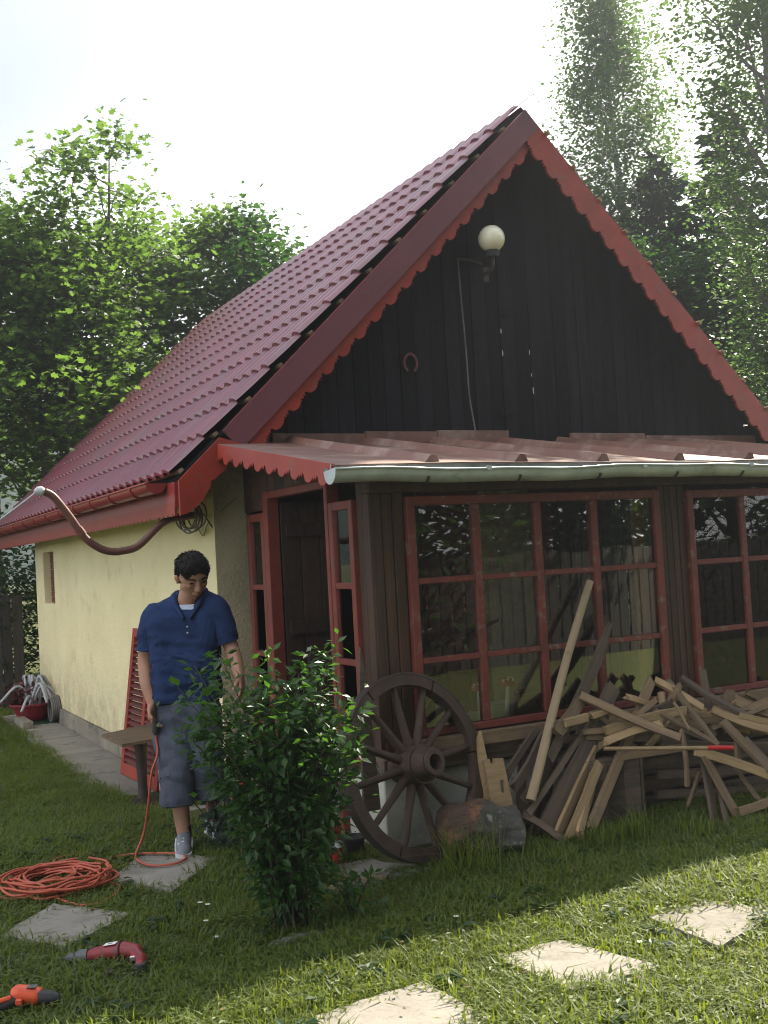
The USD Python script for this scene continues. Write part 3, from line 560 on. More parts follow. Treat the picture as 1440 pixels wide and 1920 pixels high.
obj('conduit', tube(spline([(2.40, 7.42, 2.00), (2.173, 7.4, 1.962), (1.977, 7.4, 1.80), (1.85, 7.4, 1.768), (1.77, 7.4, 1.772), (1.70, 7.4, 1.80), (1.61, 7.4, 1.875), (1.516, 7.4, 2.02), (1.42, 7.4, 2.15), (1.357, 7.4, 2.19)], 6), [0.026] * 55, 12), BROWNPIPE, cond, smooth=True)
obj('joint_sleeve', tube([(1.60, 7.4, 1.89), (1.57, 7.4, 1.935)], 0.031, 12), BROWNPIPE, cond, smooth=30)
obj('weatherhead', lathe([(0, 0), (.02, 0), (.034, .02), (.03, .05), (.012, .07), (0, .07)], 12).apply_transform(frame4((1.365, 7.4, 2.19), (0, 1, 0), (0, 0, 1), (-1, 0, 0))), PALECABLE, cond, smooth=40)
obj('overhead_cable', tube([(1.31, 7.4, 2.185), (1.07, 7.42, 2.005), (0.5, 7.5, 1.62 + .0), (-1.0, 7.8, 0.9 + 0.3)], 0.007, 6), PALECABLE, smooth=True, label='pale overhead cable running left from the brown conduit', cat='cable')
rr = np.random.default_rng(4); ms = []
for k in range(6):
    t = np.linspace(0, 2 * math.pi, 28); R0 = 0.10 + rr.random() * 0.025
    ms.append(tube(np.c_[2.30 + 0.015 * k + 0 * t, 7.35 + rr.normal(0, .02) + R0 * 1.9 * np.cos(t), 1.985 + rr.normal(0, .008) + R0 * .85 * np.sin(t)], 0.006, 5, False))
ms.append(tube(spline([(2.42, 7.3, 2.0), (2.44, 7.24, 1.93), (2.45, 7.22, 1.9)]), 0.005, 5))
obj('cable_coil', cat_(ms), CABLE, smooth=True, label='coil of dull grey cable tucked under the left eave', cat='cable')
obj('loose_wire', tube(spline([(2.43, 7.55, 1.98), (2.445, 7.42, 1.85), (2.448, 7.30, 1.93), (2.52, 7.185, 2.02), (2.62, 7.18, 2.10)]), 0.003, 5), CABLE, smooth=True, label='thin loose wire along the wall corner under the eave', cat='wire')

# ================================================================ path and paving slabs
pth = thing('path', 'narrow path of concrete slabs along the yellow wall', 'path', kind='structure')
ys = [7.45, 8.45, 9.4, 10.62, 11.72, 12.85, 14.1]
gp = np.random.default_rng(21)
for a, b in zip(ys[:-1], ys[1:]):
    xl = 1.93 + gp.normal(0, 0.03) + (0.07 if a < 8 else 0)
    m = bx(xl, a + .008, -0.22, XL - 0.036, b - .008, -0.082 + gp.normal(0, .003), 0.01).subdivide_to_size(0.2); warp(m, 0.006, 6, int(a * 10))
    obj('slab', m, CONC, pth)
obj('slab', bx(2.05, 6.75, -0.2, 2.385, 7.43, -0.03, 0.012), CONC, pth)
QUADS = []
def paver(pts, z, label, seed):
    pts = np.array(pts); QUADS.append(Polygon(pts))
    poly = Polygon(pts); ring = np.array(poly.exterior.segmentize(0.06).coords)[:-1]
    g = np.random.default_rng(seed)
    ring = ring + 0.010 * (meshkit.noise(np.c_[ring * 9, 0 * ring[:, 0]], seed)[:, None] - 0.5) * np.array([[1, 1]]) + g.normal(0, .0025, ring.shape)
    m = ext(Polygon(ring), 0.09); v = m.vertices; top = v[:, 2] > 0.05
    m = m.subdivide_to_size(0.08)
    v = m.vertices.copy(); top = v[:, 2] > 0.085
    v[:, 2] += z - 0.09 + np.where(top, 0.009 * (meshkit.fbm(np.c_[v[:, :2] * 7, 0 * v[:, 0]], 3, seed) - .5), 0)
    m.vertices = v
    obj('paving_slab', m, CONC, smooth=25, label=label, cat='paving slab')
paver([[1.309, 5.786], [1.607, 6.211], [1.932, 5.842], [1.539, 5.41]], 0.028, 'shaded concrete slab under the loop of orange cord by the shoe', 1)
paver([[0.686, 5.24], [0.981, 5.561], [1.271, 5.179], [0.911, 4.891]], 0.028, 'shaded concrete slab between the orange cord pile and red drill', 2)
paver([[2.345, 3.70], [2.666, 3.70], [2.80, 3.26], [2.39, 3.27]], 0.028, 'sunlit concrete slab in the middle of the sunny grass', 3)
paver([[3.13, 3.72], [3.50, 3.715], [3.60, 3.42], [3.12, 3.27]], 0.028, 'sunlit concrete slab farthest right in the lawn', 4)
paver([[1.50, 3.62], [1.99, 3.66], [2.02, 3.25], [1.55, 3.20]], 0.028, 'sunlit concrete slab cut off by the bottom of the photo', 5)
QUADS.append(sbox(2.05, 6.72, 2.45, 7.45)); QUADS.append(sbox(1.95, 7.45, 2.46, 14.2)); 
obj('concrete_pad', bx(2.33, 4.93, -0.1, 3.05, 5.27, 0.032, 0.01).subdivide_to_size(.15), CONC, label='flat grey concrete pad under the wagon wheel', cat='slab')
QUADS.append(sbox(2.33, 4.95, 3.05, 5.3))
def rock(name, c, r, seed, mt, label, cat_n='stone', flat=1.0):
    m = trimesh.creation.icosphere(3, 1.0); m.vertices *= 1 + 0.5 * (meshkit.fbm(m.vertices * 1.4 + seed, 3, seed)[:, None] - 0.5)
    m.vertices = m.vertices * np.array(r) + np.array(c); obj(name, m, mt, smooth=35, label=label, cat=cat_n)
rock('flat_stone', (2.34, 4.93, 0.02), (0.17, 0.075, 0.03), 3, STONE, 'flat brown stone lying before the concrete pad')
rock('stone', (2.62, 4.90, 0.01), (0.12, 0.05, 0.035), 6, DSTONE, 'dark grey stone at the edge of the pad under the wheel')
rock('edging_stone', (1.80, 4.42, 0.0), (0.16, 0.035, 0.03), 8, DSTONE, 'low grey stone half buried at the foot of the shrub')

# ================================================================ vegetation
def leaves(pos, size, tmpl, seed, up=0.6, axis=None, ax_w=0.0, droop=0.0):
    """one mesh of leaf-shaped faces: tmpl = (verts along x, faces)"""
    g = np.random.default_rng(seed); tv, tf = np.asarray(tmpl[0], float), np.asarray(tmpl[1]); n = len(pos)
    nn = g.normal(size=(n, 3)); nn /= np.linalg.norm(nn, axis=1, keepdims=True); nn = nn * (1 - up) + np.array([0, 0, up]); nn /= np.linalg.norm(nn, axis=1, keepdims=True)
    u = g.normal(size=(n, 3))
    if axis is not None: u = u * (1 - ax_w) + axis * ax_w * 1.5
    u[:, 2] -= droop
    u -= nn * (u * nn).sum(1, keepdims=True); u /= np.linalg.norm(u, axis=1, keepdims=True) + 1e-9
    w = np.cross(nn, u); s = (size * (0.65 + 0.7 * g.random(n)))[:, None, None]
    V = pos[:, None] + s * (tv[None, :, 0:1] * u[:, None] + tv[None, :, 1:2] * w[:, None] + tv[None, :, 2:3] * nn[:, None])
    F = tf[None] + (np.arange(n) * len(tv))[:, None, None]
    return V.reshape(-1, 3), F.reshape(-1, tf.shape[1])
L_MAPLE = ([(0, 0, 0), (0.25, 0.42, .05), (0.5, 0.22, 0), (0.62, 0.5, .06), (0.72, 0.16, 0), (1.05, 0, -.1), (0.72, -0.16, 0), (0.62, -0.5, .06), (0.5, -0.22, 0), (0.25, -0.42, .05)], [(0, 2, 1), (2, 4, 3), (4, 6, 5), (6, 8, 7), (8, 0, 9), (0, 8, 2), (2, 8, 6), (2, 6, 4)])
L_OVAL = ([(0, 0, 0), (0.45, 0.26, .05), (1, 0, -.06), (0.45, -0.26, .05), (0.5, 0, -0.02)], [(0, 4, 1), (1, 4, 2), (2, 4, 3), (3, 4, 0)])
L_DIA = ([(0, 0, 0), (0.45, 0.33, 0), (1, 0, 0), (0.45, -0.33, 0)], [(0, 2, 1), (0, 3, 2)])
L_NEEDLE = ([(0, 0, 0), (0.35, 0.17, 0.03), (1, 0, -.1), (0.35, -0.17, .03)], [(0, 2, 1), (0, 3, 2)])
def tree(name, label, base, H, tr, prof, nl, nleaf, lsize, tmpl, lm, bm, seed, start=0.2, rise=0.7, clump=0.4, lean=(0, 0), sub=4, cat_n='tree', group=None, top=0.95, stems=1, flat=0.6, gap=None):
    g = np.random.default_rng(seed); base = np.array(base, float); hp, rp = zip(*prof)
    t = thing(name, label, cat_n, tuple(base), group)
    wood, twigs, cent, wts = [], [], [], []
    for s_ in range(stems):
        off = g.normal(0, 0.12 * (stems > 1), 2); ln = np.array(lean) + g.normal(0, 0.05 * (stems > 1), 2)
        k = 9; zz = np.linspace(0, 1, k); Hs = H * (1 - 0.12 * s_)
        tp = np.c_[off[0] + ln[0] * Hs * zz + np.cumsum(g.normal(0, .012 * H / 3, k)) * zz, off[1] + ln[1] * Hs * zz + np.cumsum(g.normal(0, .012 * H / 3, k)) * zz, zz * Hs * top - 0.1]
        rad = tr * (1 - 0.93 * zz) * (1 if s_ == 0 else .75); rad[0] *= 1.25
        wood.append(tube(tp, rad, 8))
        for i in range(nl):
            f = start + (0.99 - start) * ((i + g.random() * .8) / nl); c0 = np.array([np.interp(f, zz, tp[:, j]) for j in range(3)])
            a = i * 2.39996 + g.normal(0, .4) + s_; Ln = np.interp(f, hp, rp) * (0.65 + 0.5 * g.random())
            d = unit((math.cos(a), math.sin(a), rise * (0.7 + .6 * g.random())))
            pts = [c0 + d * Ln * q + np.array([0, 0, 0.18 * Ln * q * q]) + g.normal(0, .03 * Ln, 3) * q for q in np.linspace(0, 1, 5)]
            r0 = max(np.interp(f, zz, rad) * .5, .012); twigs.append(tube(pts, np.linspace(r0, .006, 5), 5, False))
            cent.append(pts[-1]); wts.append(1.0)
            for j in range(sub):
                q = 0.35 + 0.6 * g.random(); b0 = pts[0] + (pts[-1] - pts[0]) * q; dd = unit(d + g.normal(0, .75, 3)); e = b0 + dd * Ln * .42 * (.6 + .7 * g.random())
                twigs.append(tube([b0, (b0 + e) / 2 + g.normal(0, .02 * Ln, 3), e], [r0 * .5, .008, .004], 4, False)); cent += [e, (b0 + e) / 2]; wts += [1.0, .6]
        cent.append(tp[-1]); wts.append(1.5)
    cent, wts = np.array(cent), np.array(wts); wts = wts * g.uniform(.35, 1.5, len(wts)); ix = g.choice(len(cent), nleaf, p=wts / wts.sum())
    pos = cent[ix] + g.normal(0, clump, (nleaf, 3)) * np.array([1, 1, flat])
    pos = pos[pos[:, 2] > 0.15]
    if gap is not None:
        rel = pos + base - np.array(gap[0]); dist = np.linalg.norm(rel - np.outer(rel @ SUN, SUN), axis=1); pos = pos[dist > gap[1] * (.6 + .8 * meshkit.noise(pos * 3, 5))]
    obj('trunk', cat_(wood), bm, t, smooth=True); obj('branches', cat_(twigs), bm, t, smooth=True)
    obj('crown', leaves(pos, lsize, tmpl, seed + 1), lm, t)
    return t
MP = [(0, .5), (.2, 1.7), (.45, 2.0), (.75, 1.5), (1, .45)]
tree('maple_tree', 'tallest leafy maple standing behind the middle of the tiled roof', (3.9, 17.2, -.1), 8.9, .11, MP, 19, 10500, .112, L_MAPLE, MAPLE, BARK, 31, .26, .8, .25, stems=3)
tree('maple_tree', 'slender maple with bare dark lower trunk beside the far gable', (3.05, 16.6, -.1), 7.0, .09, MP, 15, 8000, .110, L_MAPLE, MAPLE, BARK, 32, .34, .8, .27, stems=2)
tree('maple_tree', 'leaning dark maple at the left edge of the photo', (1.2, 16.9, -.1), 8.6, .10, MP, 17, 8000, .112, L_MAPLE, MAPLE, BARK, 33, .30, .7, .27, stems=2, lean=(-.02, 0))
tree('maple_tree', 'maple with a pointed crown top right of the tallest maple', (5.95, 18.3, -.1), 7.9, .10, MP, 17, 9500, .110, L_MAPLE, MAPLE, BARK, 34, .25, .9, .27)
tree('maple_tree', 'lower yellow-green maple peeping over the tiles', (6.9, 17.4, -.1), 7.9, .09, [(0, .5), (.3, 1.6), (.6, 1.7), (1, .5)], 15, 9500, .11, L_MAPLE, HEDGE, BARK, 35, .25, .7, .30)
tree('maple_tree', 'rounded maple filling the dip between the two tallest left crowns', (5.0, 18.6, -.1), 7.7, .09, MP, 17, 9500, .11, L_MAPLE, MAPLE, BARK, 37, .25, .8, .28)
tree('maple_tree', 'farther pale maple seen between the trunks', (3.2, 22.5, -.1), 9.2, .10, MP, 16, 8000, .12, L_MAPLE, MAPLE, BARK, 36, .3, .8, .33)
# undergrowth behind the fence
for k, (x, y, h, s, lab) in enumerate([(0.9, 15.9, 1.9, 41, 'dark leafy bush behind the left end of the fence'), (2.0, 16.0, 2.0, 42, 'leafy bush rising over the fence beside the cottage'), (3.3, 17.6, 1.7, 43, 'tall bush behind the far cottage corner'), (4.9, 19.5, 2.2, 44, 'yellow-green bush deep behind the roof'), (1.5, 19.0, 2.4, 45, 'shaded bush deep behind the fence')]):
    tree('bush', lab, (x, y, -.1), h, .03, [(0, .7), (.5, .95), (1, .5)], 12, 4200, .10, L_OVAL, HEDGE, BARK, s, .05, .8, .26, cat_n='bush', stems=2, flat=.9)
# right side
BP = [(0, .4), (.2, 1.6), (.5, 1.9), (.8, 1.3), (1, .35)]
tree('birch_tree', 'tall thin birch with a pale double trunk right of the gable', (14.4, 15.8, -.1), 14.5, .13, [(0, .4), (.2, 1.2), (.5, 1.45), (.8, 1.0), (1, .3)], 42, 40000, .082, L_DIA, BIRCHLEAF, BIRCHBARK, 51, .33, .8, .24, stems=2, flat=1.1)
tree('poplar_tree', 'tall dense pale green tree at the right edge of the photo', (11.2, 9.9, -.1), 14.5, .15, [(0, .6), (.2, 1.0), (.5, 1.25), (.8, 1.1), (1, .4)], 46, 46000, .075, L_DIA, BIRCHLEAF, PALEBARK, 52, .15, 1.1, .24, flat=1.2, gap=((1.96, 4.48, 1.10), .38))  # crown gap shaped along the sun ray so light reaches the shrub top
tree('broadleaf_tree', 'lower feathery tree showing just over the right verge', (13.0, 16.2, -.1), 8.9, .09, [(0, .5), (.3, 1.5), (.6, 1.6), (1, .4)], 26, 15000, .105, L_OVAL, BIRCHLEAF, BARK, 53, .25, .7, .26)
def spruce(label, base, H, R, n, seed):
    g = np.random.default_rng(seed); t = thing('spruce_tree', label, 'tree', base)
    obj('trunk', tube([(0, 0, -.1), (0.03, 0, H * .5), (0, 0.02, H)], [.16, .09, .015], 8), BARK, t, smooth=True)
    br, pos, axs = [], [], []
    for i in range(int(H * 11)):
        f = (i + g.random()) / (H * 11); z = .3 + f * (H - .3); a = i * 2.39996; Ln = R * (1 - f) ** .75 * (.75 + .4 * g.random()) + .12
        d = np.array([math.cos(a), math.sin(a), 0]); q = np.linspace(0, 1, 5)
        pts = np.array([0, 0, z]) + d * (q * Ln)[:, None] + np.array([0, 0, 1]) * (-.28 * Ln * np.sin(q * 2.2) + .12 * Ln * q)[:, None]
        br.append(tube(pts, np.linspace(.022, .004, 5), 4, False)); m = max(6, int(n * Ln / (H * 11 * R * .6)))
        s = g.random(m) ** .75; pp = np.stack([np.interp(s, q, pts[:, j]) for j in range(3)], 1); side = np.cross(d, (0, 0, 1.0)) * g.normal(0, 1, (m, 1))
        pos.append(pp + side * (.16 * Ln * (1.1 - s))[:, None] + np.c_[np.zeros((m, 2)), -np.abs(g.normal(0, .07, m))]); axs.append(d * .7 + side * .6 + np.array([0, 0, -.35]))
    obj('branches', cat_(br), BARK, t, smooth=True); obj('crown', leaves(np.vstack(pos), .21, L_NEEDLE, seed + 1, up=.5, axis=np.vstack(axs), ax_w=.8), SPRUCE, t)
tree('broadleaf_tree', 'dense dark green tree directly behind the middle of the right verge', (12.9, 14.6, -.1), 7.0, .1, [(0, .9), (.3, 1.7), (.6, 1.6), (1, .5)], 30, 20000, .11, L_OVAL, HEDGE, BARK, 54, .05, .7, .30)
tree('broadleaf_tree', 'dense tree filling the gap under the tall pale tree by the right edge', (13.3, 13.2, -.1), 6.6, .1, [(0, .9), (.3, 1.6), (.6, 1.5), (1, .5)], 30, 18000, .11, L_OVAL, HEDGE, BARK, 55, .05, .7, .30)
spruce('dark spruce with drooping boughs behind the right verge', (14.3, 15.3, -.1), 9.0, 2.6, 30000, 61)
spruce('second dark spruce at the right edge below the pale tree', (14.6, 13.9, -.1), 9.4, 2.6, 26000, 62)
for k, (x, y, h, lab) in enumerate([(6.76, 6.36, 2.0, 'sunlit bush seen through the glass of the right porch window'), (9.6, 9.0, 2.7, 'sunny bush beyond the porch, at the right photo edge under the verge')]):
    tree('bush', lab, (x, y, -.05), h, .03, [(0, .35), (.5, .5), (1, .3)] if k == 0 else [(0, .6), (.5, .9), (1, .5)], 13, 4500, .085, L_OVAL, HEDGE, BARK, 71 + k, .05, .9, .24, cat_n='bush', stems=2, flat=.9)

# boundary fence behind the cottage
fence = thing('board_fence', 'dark vertical board fence left of the cottage', 'fence')
gf = np.random.default_rng(3); x = -1.6
while x < 2.40:
    w = .105 + gf.random() * .02; hgt = 1.32 + gf.normal(0, .03)
    c = ext(Polygon([(0, -.15), (w, -.15 ), (w + gf.normal(0, .004), hgt), (w / 2, hgt + .02), (gf.normal(0, .004), hgt + gf.normal(0, .01))]), .022)
    c.apply_transform(frame4((x, 15.2, 0), (1, 0, 0), (0, 0, 1), (0, -1, 0))); obj('board', c, FENCEWOOD, fence); x += w + .009 + gf.random() * .014
for z in (.25, 1.0): obj('rail', bx(-1.6, 15.205, z, 2.42, 15.245, z + .08), FENCEWOOD, fence)
for xx in (-.9, .8, 2.36): obj('post', bx(xx, 15.25, -.2, xx + .09, 15.34, 1.3), FENCEWOOD, fence)
# what stands behind the photographer and shows in the porch windows; tall trees added to darken the facade
fence2 = thing('garden_fence', 'wooden garden fence reflected in the porch windows', 'fence')
for k in range(80): obj('board', bx(1.0 + k * .2, -2.22 + .01 * (k % 3), -.1, 1.0 + k * .2 + .165, -2.195 + .01 * (k % 3), 1.55 + .03 * math.sin(k * 7.1)), FENCEWOOD, fence2)
for z in (.3, 1.2): obj('rail', bx(1.0, -2.27, z, 17, -2.225, z + .08), FENCEWOOD, fence2)
GLAB = 'broad unseen garden tree added across the lawn to darken the porch front, reflected in its windows'
gt0 = tree('garden_tree', GLAB, (4.5, -4.0, 0), 11.5, .16, [(0, 1.6), (.3, 2.7), (.6, 2.6), (1, .9)], 24, 15000, .24, L_OVAL, HEDGE, BARK, 81, .06, .5, .55, group='unseen garden trees added to darken the porch front, reflected in its windows')
for k, (x, y, s, r) in enumerate([(1.2, -4.3, 1.0, 1), (8.0, -4.1, 1.05, 2), (11.4, -4.2, 1.0, 3), (15.0, -4.2, 1.0, 4), (-2.2, -5.4, .95, 5), (6.2, -7.2, 1.3, 2.5), (2.4, -7.6, 1.3, 5.5), (10.0, -7.4, 1.3, .7), (14.5, -7.0, 1.3, 3.3)]):
    x_ = UsdGeom.Xform.Define(stage, path_of('garden_tree', None)); x_.GetPrim().GetReferences().AddInternalReference(gt0.GetPath())
    x_.ClearXformOpOrder(); x_.AddTransformOp(opSuffix='place').Set(Gf.Matrix4d(s * math.cos(r), s * math.sin(r), 0, 0, -s * math.sin(r), s * math.cos(r), 0, 0, 0, 0, s, 0, x, y, 0, 1)); x_.GetPrim().SetInstanceable(True)

# ---------------------------------------------------------------- the leafy shrub in front
RT = np.array([.8845, -.4666, 0]); RT /= np.linalg.norm(RT); FW = np.array([-RT[1] * -1, 0, 0]); FW = np.array([.4666, .8845, 0]); FW /= np.linalg.norm(FW)
shrub = thing('shrub', 'large leafy green shrub with arching shoots in the foreground beside the man', 'shrub', (1.84, 4.60, 0))
gs = np.random.default_rng(17); stems_, lp, la = [], [], []
# (side offset of the tip, depth offset, height) of the arching shoots
tips = [(-.46, .0, 1.12), (-.40, .12, 1.20), (-.33, -.1, 1.06), (-.27, .05, 1.26), (-.20, -.05, 1.03), (-.10, .1, 1.13), (-.04, -.06, 1.27), (.02, .06, 1.12), (.10, -.08, 1.16), (.15, .08, 1.27), (.22, -.05, 1.18), (.27, .1, 1.29), (.31, -.06, 1.05), (.36, .05, .98), (.34, -.1, .86), (-.42, -.08, .93), (-.36, .1, .82), (-.26, -.14, .9), (.24, -.16, .92), (.05, -.18, 1.0), (-.08, -.18, .95), (.0, .18, 1.05), (.34, .1, .78), (-.3, .0, .70), (.22, -.12, .68), (.24, 0.02, .62), (-.2, -.12, .66), (.1, -.15, .62), (-.05, -.15, .55), (.18, .1, .55), (-.15, .1, .5), (.16, -.1, .42), (-.14, -.1, .38), (.05, -.12, .36), (.13, .0, .3), (-.05, .05, .3), (.12, -.1, .22)]
for k, (sx, dy_, hz) in enumerate(tips):
    b0 = RT * gs.normal(0.0, .05) + FW * gs.normal(0, .05); tip = RT * sx + FW * dy_ + np.array([0, 0, hz])
    mid = b0 * .4 + RT * sx * .45 + FW * dy_ * .5 + np.array([0, 0, hz * .62]); pts = spline([b0, mid, tip - np.array([0, 0, .02])], 8)
    stems_.append(tube(pts, np.linspace(.006, .0018, len(pts)), 5, False))
    n = int(74 + 34 * hz)
    s = .30 + .70 * gs.random(n) ** .8 if hz > .6 else .15 + .85 * gs.random(n)
    q = s * (len(pts) - 1); pp = np.stack([np.interp(q, np.arange(len(pts)), pts[:, j]) for j in range(3)], 1)
    rad = .075 * np.sin(np.clip((1.02 - s) * 3.2, .18, 1.57)) + .012
    dr = gs.normal(size=(n, 3)); dr[:, 2] = dr[:, 2] * .6 - .05; dr /= np.linalg.norm(dr, axis=1, keepdims=True)
    lp.append(pp + dr * (rad * (.5 + gs.random(n)))[:, None]); la.append(dr)
lp, la = np.vstack(lp), np.vstack(la)
extra = gs.normal(0, 1, (1150, 3)) * np.array([.145, .11, .24]) + np.array([0, 0, .74]); extra = extra[(extra[:, 2] > .08) & (extra[:, 2] < 1.08)]
extra[:, :2] *= np.clip(.45 + .75 * extra[:, 2:], .4, 1.1); ex = RT * extra[:, :1] + FW * extra[:, 1:2] + np.array([0, 0, 1]) * extra[:, 2:]
lp, la = np.vstack([lp, ex]), np.vstack([la, unit((1, 0, 0)) + gs.normal(0, 1, ex.shape)])
for k, st in enumerate(stems_[:6]): obj('stem', st, STEM, shrub, smooth=True)
obj('stems', cat_(stems_[6:]), STEM, shrub, smooth=True, kind='stuff')
order = np.argsort((lp @ FW)); lp, la = lp[order], la[order]
V, Fc = leaves(lp, .052, L_OVAL, 18, up=.55, axis=la, ax_w=.55, droop=.35)
for i in range(300):
    obj('leaf', (V[i * 5:i * 5 + 5], Fc[i * 4:i * 4 + 4] - i * 5), ROSE, shrub)
obj('foliage', (V[1500:], Fc[1200:] - 1500), ROSE, shrub, kind='stuff')
# small plants
def clump(name, label, c, r, h, n, size, mt, seed, tm=L_OVAL, cat_n='plant', up=.4):
    g = np.random.default_rng(seed); t = thing(name, label, cat_n, c)
    p = g.normal(0, .5, (n, 3)) * np.array([r, r, 0]) + np.c_[np.zeros((n, 2)), g.random(n) * h]
    sm = [tube(spline([(0, 0, -.02), (x * .5, y * .5, h * .5), (x, y, h * .9)], 4), .003, 4, False) for x, y in g.normal(0, .4 * r, (7, 2))]
    obj('stems', cat_(sm), STEM, t, smooth=True); obj('foliage', leaves(p, size, tm, seed + 1, up=up), mt, t)
GREYLEAF = leaf_mat('grey_green_leaf', [(0, (0.05, 0.075, 0.055)), (.6, (0.085, 0.11, 0.085)), (1, (0.20, 0.21, 0.17))], .15, .6)
clump('garden_plant', 'low grey-green leafy plant beside the man\'s shoes', (2.05, 6.08, 0), .17, .34, 240, .055, GREYLEAF, 91)
clump('garden_plant', 'dark green low plant behind the shrub near the door step', (2.28, 5.75, 0), .20, .30, 260, .05, HEDGE, 92)
clump('garden_plant', 'thin weedy plant right of the shrub by the red can', (2.33, 5.25, 0), .10, .42, 170, .035, ROSE, 93)
clump('garden_plant', 'small leafy weed at the right foot of the shrub', (2.12, 4.55, 0), .13, .20, 160, .045, ROSE, 94)
def blades(n, r, h, seed, w=.0045, spread=.35):
    g = np.random.default_rng(seed); V, F = [], []
    for i in range(n):
        a, d = g.random() * 6.28, r * math.sqrt(g.random()); b = np.array([d * math.cos(a), d * math.sin(a), -.012]); la_ = g.random() * 6.28; ln = g.normal(0, spread)
        hh = h * (.55 + .7 * g.random()); s = np.array([-math.sin(la_), math.cos(la_), 0]) * w * (.7 + .6 * g.random()); dirv = np.array([math.cos(la_), math.sin(la_), 0]) * ln
        m = b + dirv * hh * .4 + np.array([0, 0, hh * .6]); t = b + dirv * hh * 1.3 + np.array([0, 0, hh * (1 - .25 * abs(ln))]); k = len(V)
        V += [b - s, b + s, m - s * .8, m + s * .8, t]; F += [(k, k + 1, k + 3), (k, k + 3, k + 2), (k + 2, k + 3, k + 4)]
    return np.array(V), np.array(F)
obj('grass_tuft', (lambda v, f: (v + [2.93, 4.78, 0.0], f))(*blades(150, .16, .30, 5, .003, .55)), GRASS, label='tall wiry grass tuft in front of the rotten stump', cat='grass tuft')
gtl = [(3.75, 4.75, .16, .12), (3.95, 4.72, .2, .1), (4.25, 4.6, .15, .12), (3.3, 4.72, .13, .12), (2.75, 4.72, .12, .1)]
LABT = ['long grass under the leaning pale boards', 'longest grass blades before the dark crate', 'long grass before the right plank legs', 'long grass just right of the stump', 'long grass between shrub and stump']
for k, (x, y, h, r) in enumerate(gtl): obj('grass_tuft', (lambda v, f: (v + [x, y, 0.0], f))(*blades(90, r, h, 20 + k, .0035, .4)), GRASS, label=LABT[k], cat='grass tuft')

# ---------------------------------------------------------------- lawn
def lawn():
    g = np.random.default_rng(9)
    inst = UsdGeom.PointInstancer.Define(stage, '/World/grass'); pr_ = []
    specs = [(13, .045, .045, .0030, .8), (12, .05, .058, .0032, .8), (11, .05, .032, .0040, 1.0), (11, .05, .072, .0028, .7), (13, .06, .042, .0030, .9)]
    for k, (n, r, h, w, s) in enumerate(specs):
        v, f = blades(n, r, h, 100 + k, w, s); usdkit.mesh(stage, f'/World/grass/blades_{k:03d}' if k else '/World/grass/blades', (v, f), GRASS).CreateDoubleSidedAttr(True); pr_.append(f'/World/grass/blades_{k:03d}' if k else '/World/grass/blades')
    v, f = leaves(np.c_[g.normal(0, .03, (9, 2)), .012 + .02 * g.random(9)], .022, L_OVAL, 3, up=.8); usdkit.mesh(stage, '/World/grass/clover', (v, f), GRASS).CreateDoubleSidedAttr(True); pr_.append('/World/grass/clover')
    inst.CreatePrototypesRel().SetTargets(pr_)
    def fill(x0, x1, y0, y1, dens):
        n = int((x1 - x0) * (y1 - y0) * dens); return np.c_[g.uniform(x0, x1, n), g.uniform(y0, y1, n)]
    pts = np.vstack([fill(.2, 5.2, 2.7, 4.6, 2600), fill(.3, 5.2, 4.6, 5.25, 2200), fill(.2, 2.6, 5.25, 7.6, 1900), fill(-.3, 2.1, 7.6, 10.5, 1300), fill(-.6, 2.1, 10.5, 15.2, 800), fill(7.1, 10, 4.5, 8.5, 250)])
    az = np.degrees(np.arctan2(pts[:, 0], pts[:, 1])) - 27.8
    keep = (np.abs(az) < 23) | (pts[:, 0] > 7)
    keep &= ~((pts[:, 0] > 2.68) & (pts[:, 0] < 7.05) & (pts[:, 1] > 5.2) & (pts[:, 1] < 15))
    pts = pts[keep]
    nz = meshkit.fbm(np.c_[pts * 1.3, 0 * pts[:, :1]], 3, 4); thin = g.random(len(pts)) < np.clip(.35 + 1.3 * (nz - .25), .35, 1); pts = pts[thin]; nz = nz[thin]
    import shapely
    for q_ in QUADS: pts_in = shapely.contains_xy(q_.buffer(-.012), pts[:, 0], pts[:, 1]); pts, nz = pts[~pts_in], nz[~pts_in]
    edge = 0.021 * (pts[:, 1] > 7.4) * (pts[:, 0] > 1.85)
    sc = (.75 + .8 * nz) * g.uniform(.75, 1.3, len(pts)); P3 = np.c_[pts, ground(pts[:, 0], pts[:, 1])]
    a = g.random(len(pts)) * math.pi; kk = g.choice(6, len(pts), p=[.24, .2, .2, .1, .16, .1])
    inst.CreatePositionsAttr(Vt.Vec3fArray.FromNumpy(P3.astype(np.float32))); inst.CreateProtoIndicesAttr(Vt.IntArray.FromNumpy(kk.astype(np.int32)))
    inst.CreateScalesAttr(Vt.Vec3fArray.FromNumpy(np.repeat(sc[:, None], 3, 1).astype(np.float32)))
    inst.CreateOrientationsAttr(Vt.QuathArray([Gf.Quath(float(math.cos(x)), 0, 0, float(math.sin(x))) for x in a]))
    mark(inst.GetPrim(), 'short green lawn grass with clover around the slabs', 'grass', kind='stuff')
lawn()
gw = np.random.default_rng(15); wp = []
for k in range(170):
    x, y = gw.uniform(.4, 4.9), gw.uniform(2.9, 7.0)
    if abs(math.degrees(math.atan2(x, y)) - 27.8) > 21 or (x > 2.3 and y > 4.9) or any(q_.contains(Polygon([(x, y), (x + .01, y), (x, y + .01)])) for q_ in QUADS): continue
    for j in range(7): a = gw.random() * 6.28; wp.append((x + .022 * math.cos(a), y + .022 * math.sin(a), .03 + .02 * gw.random()))
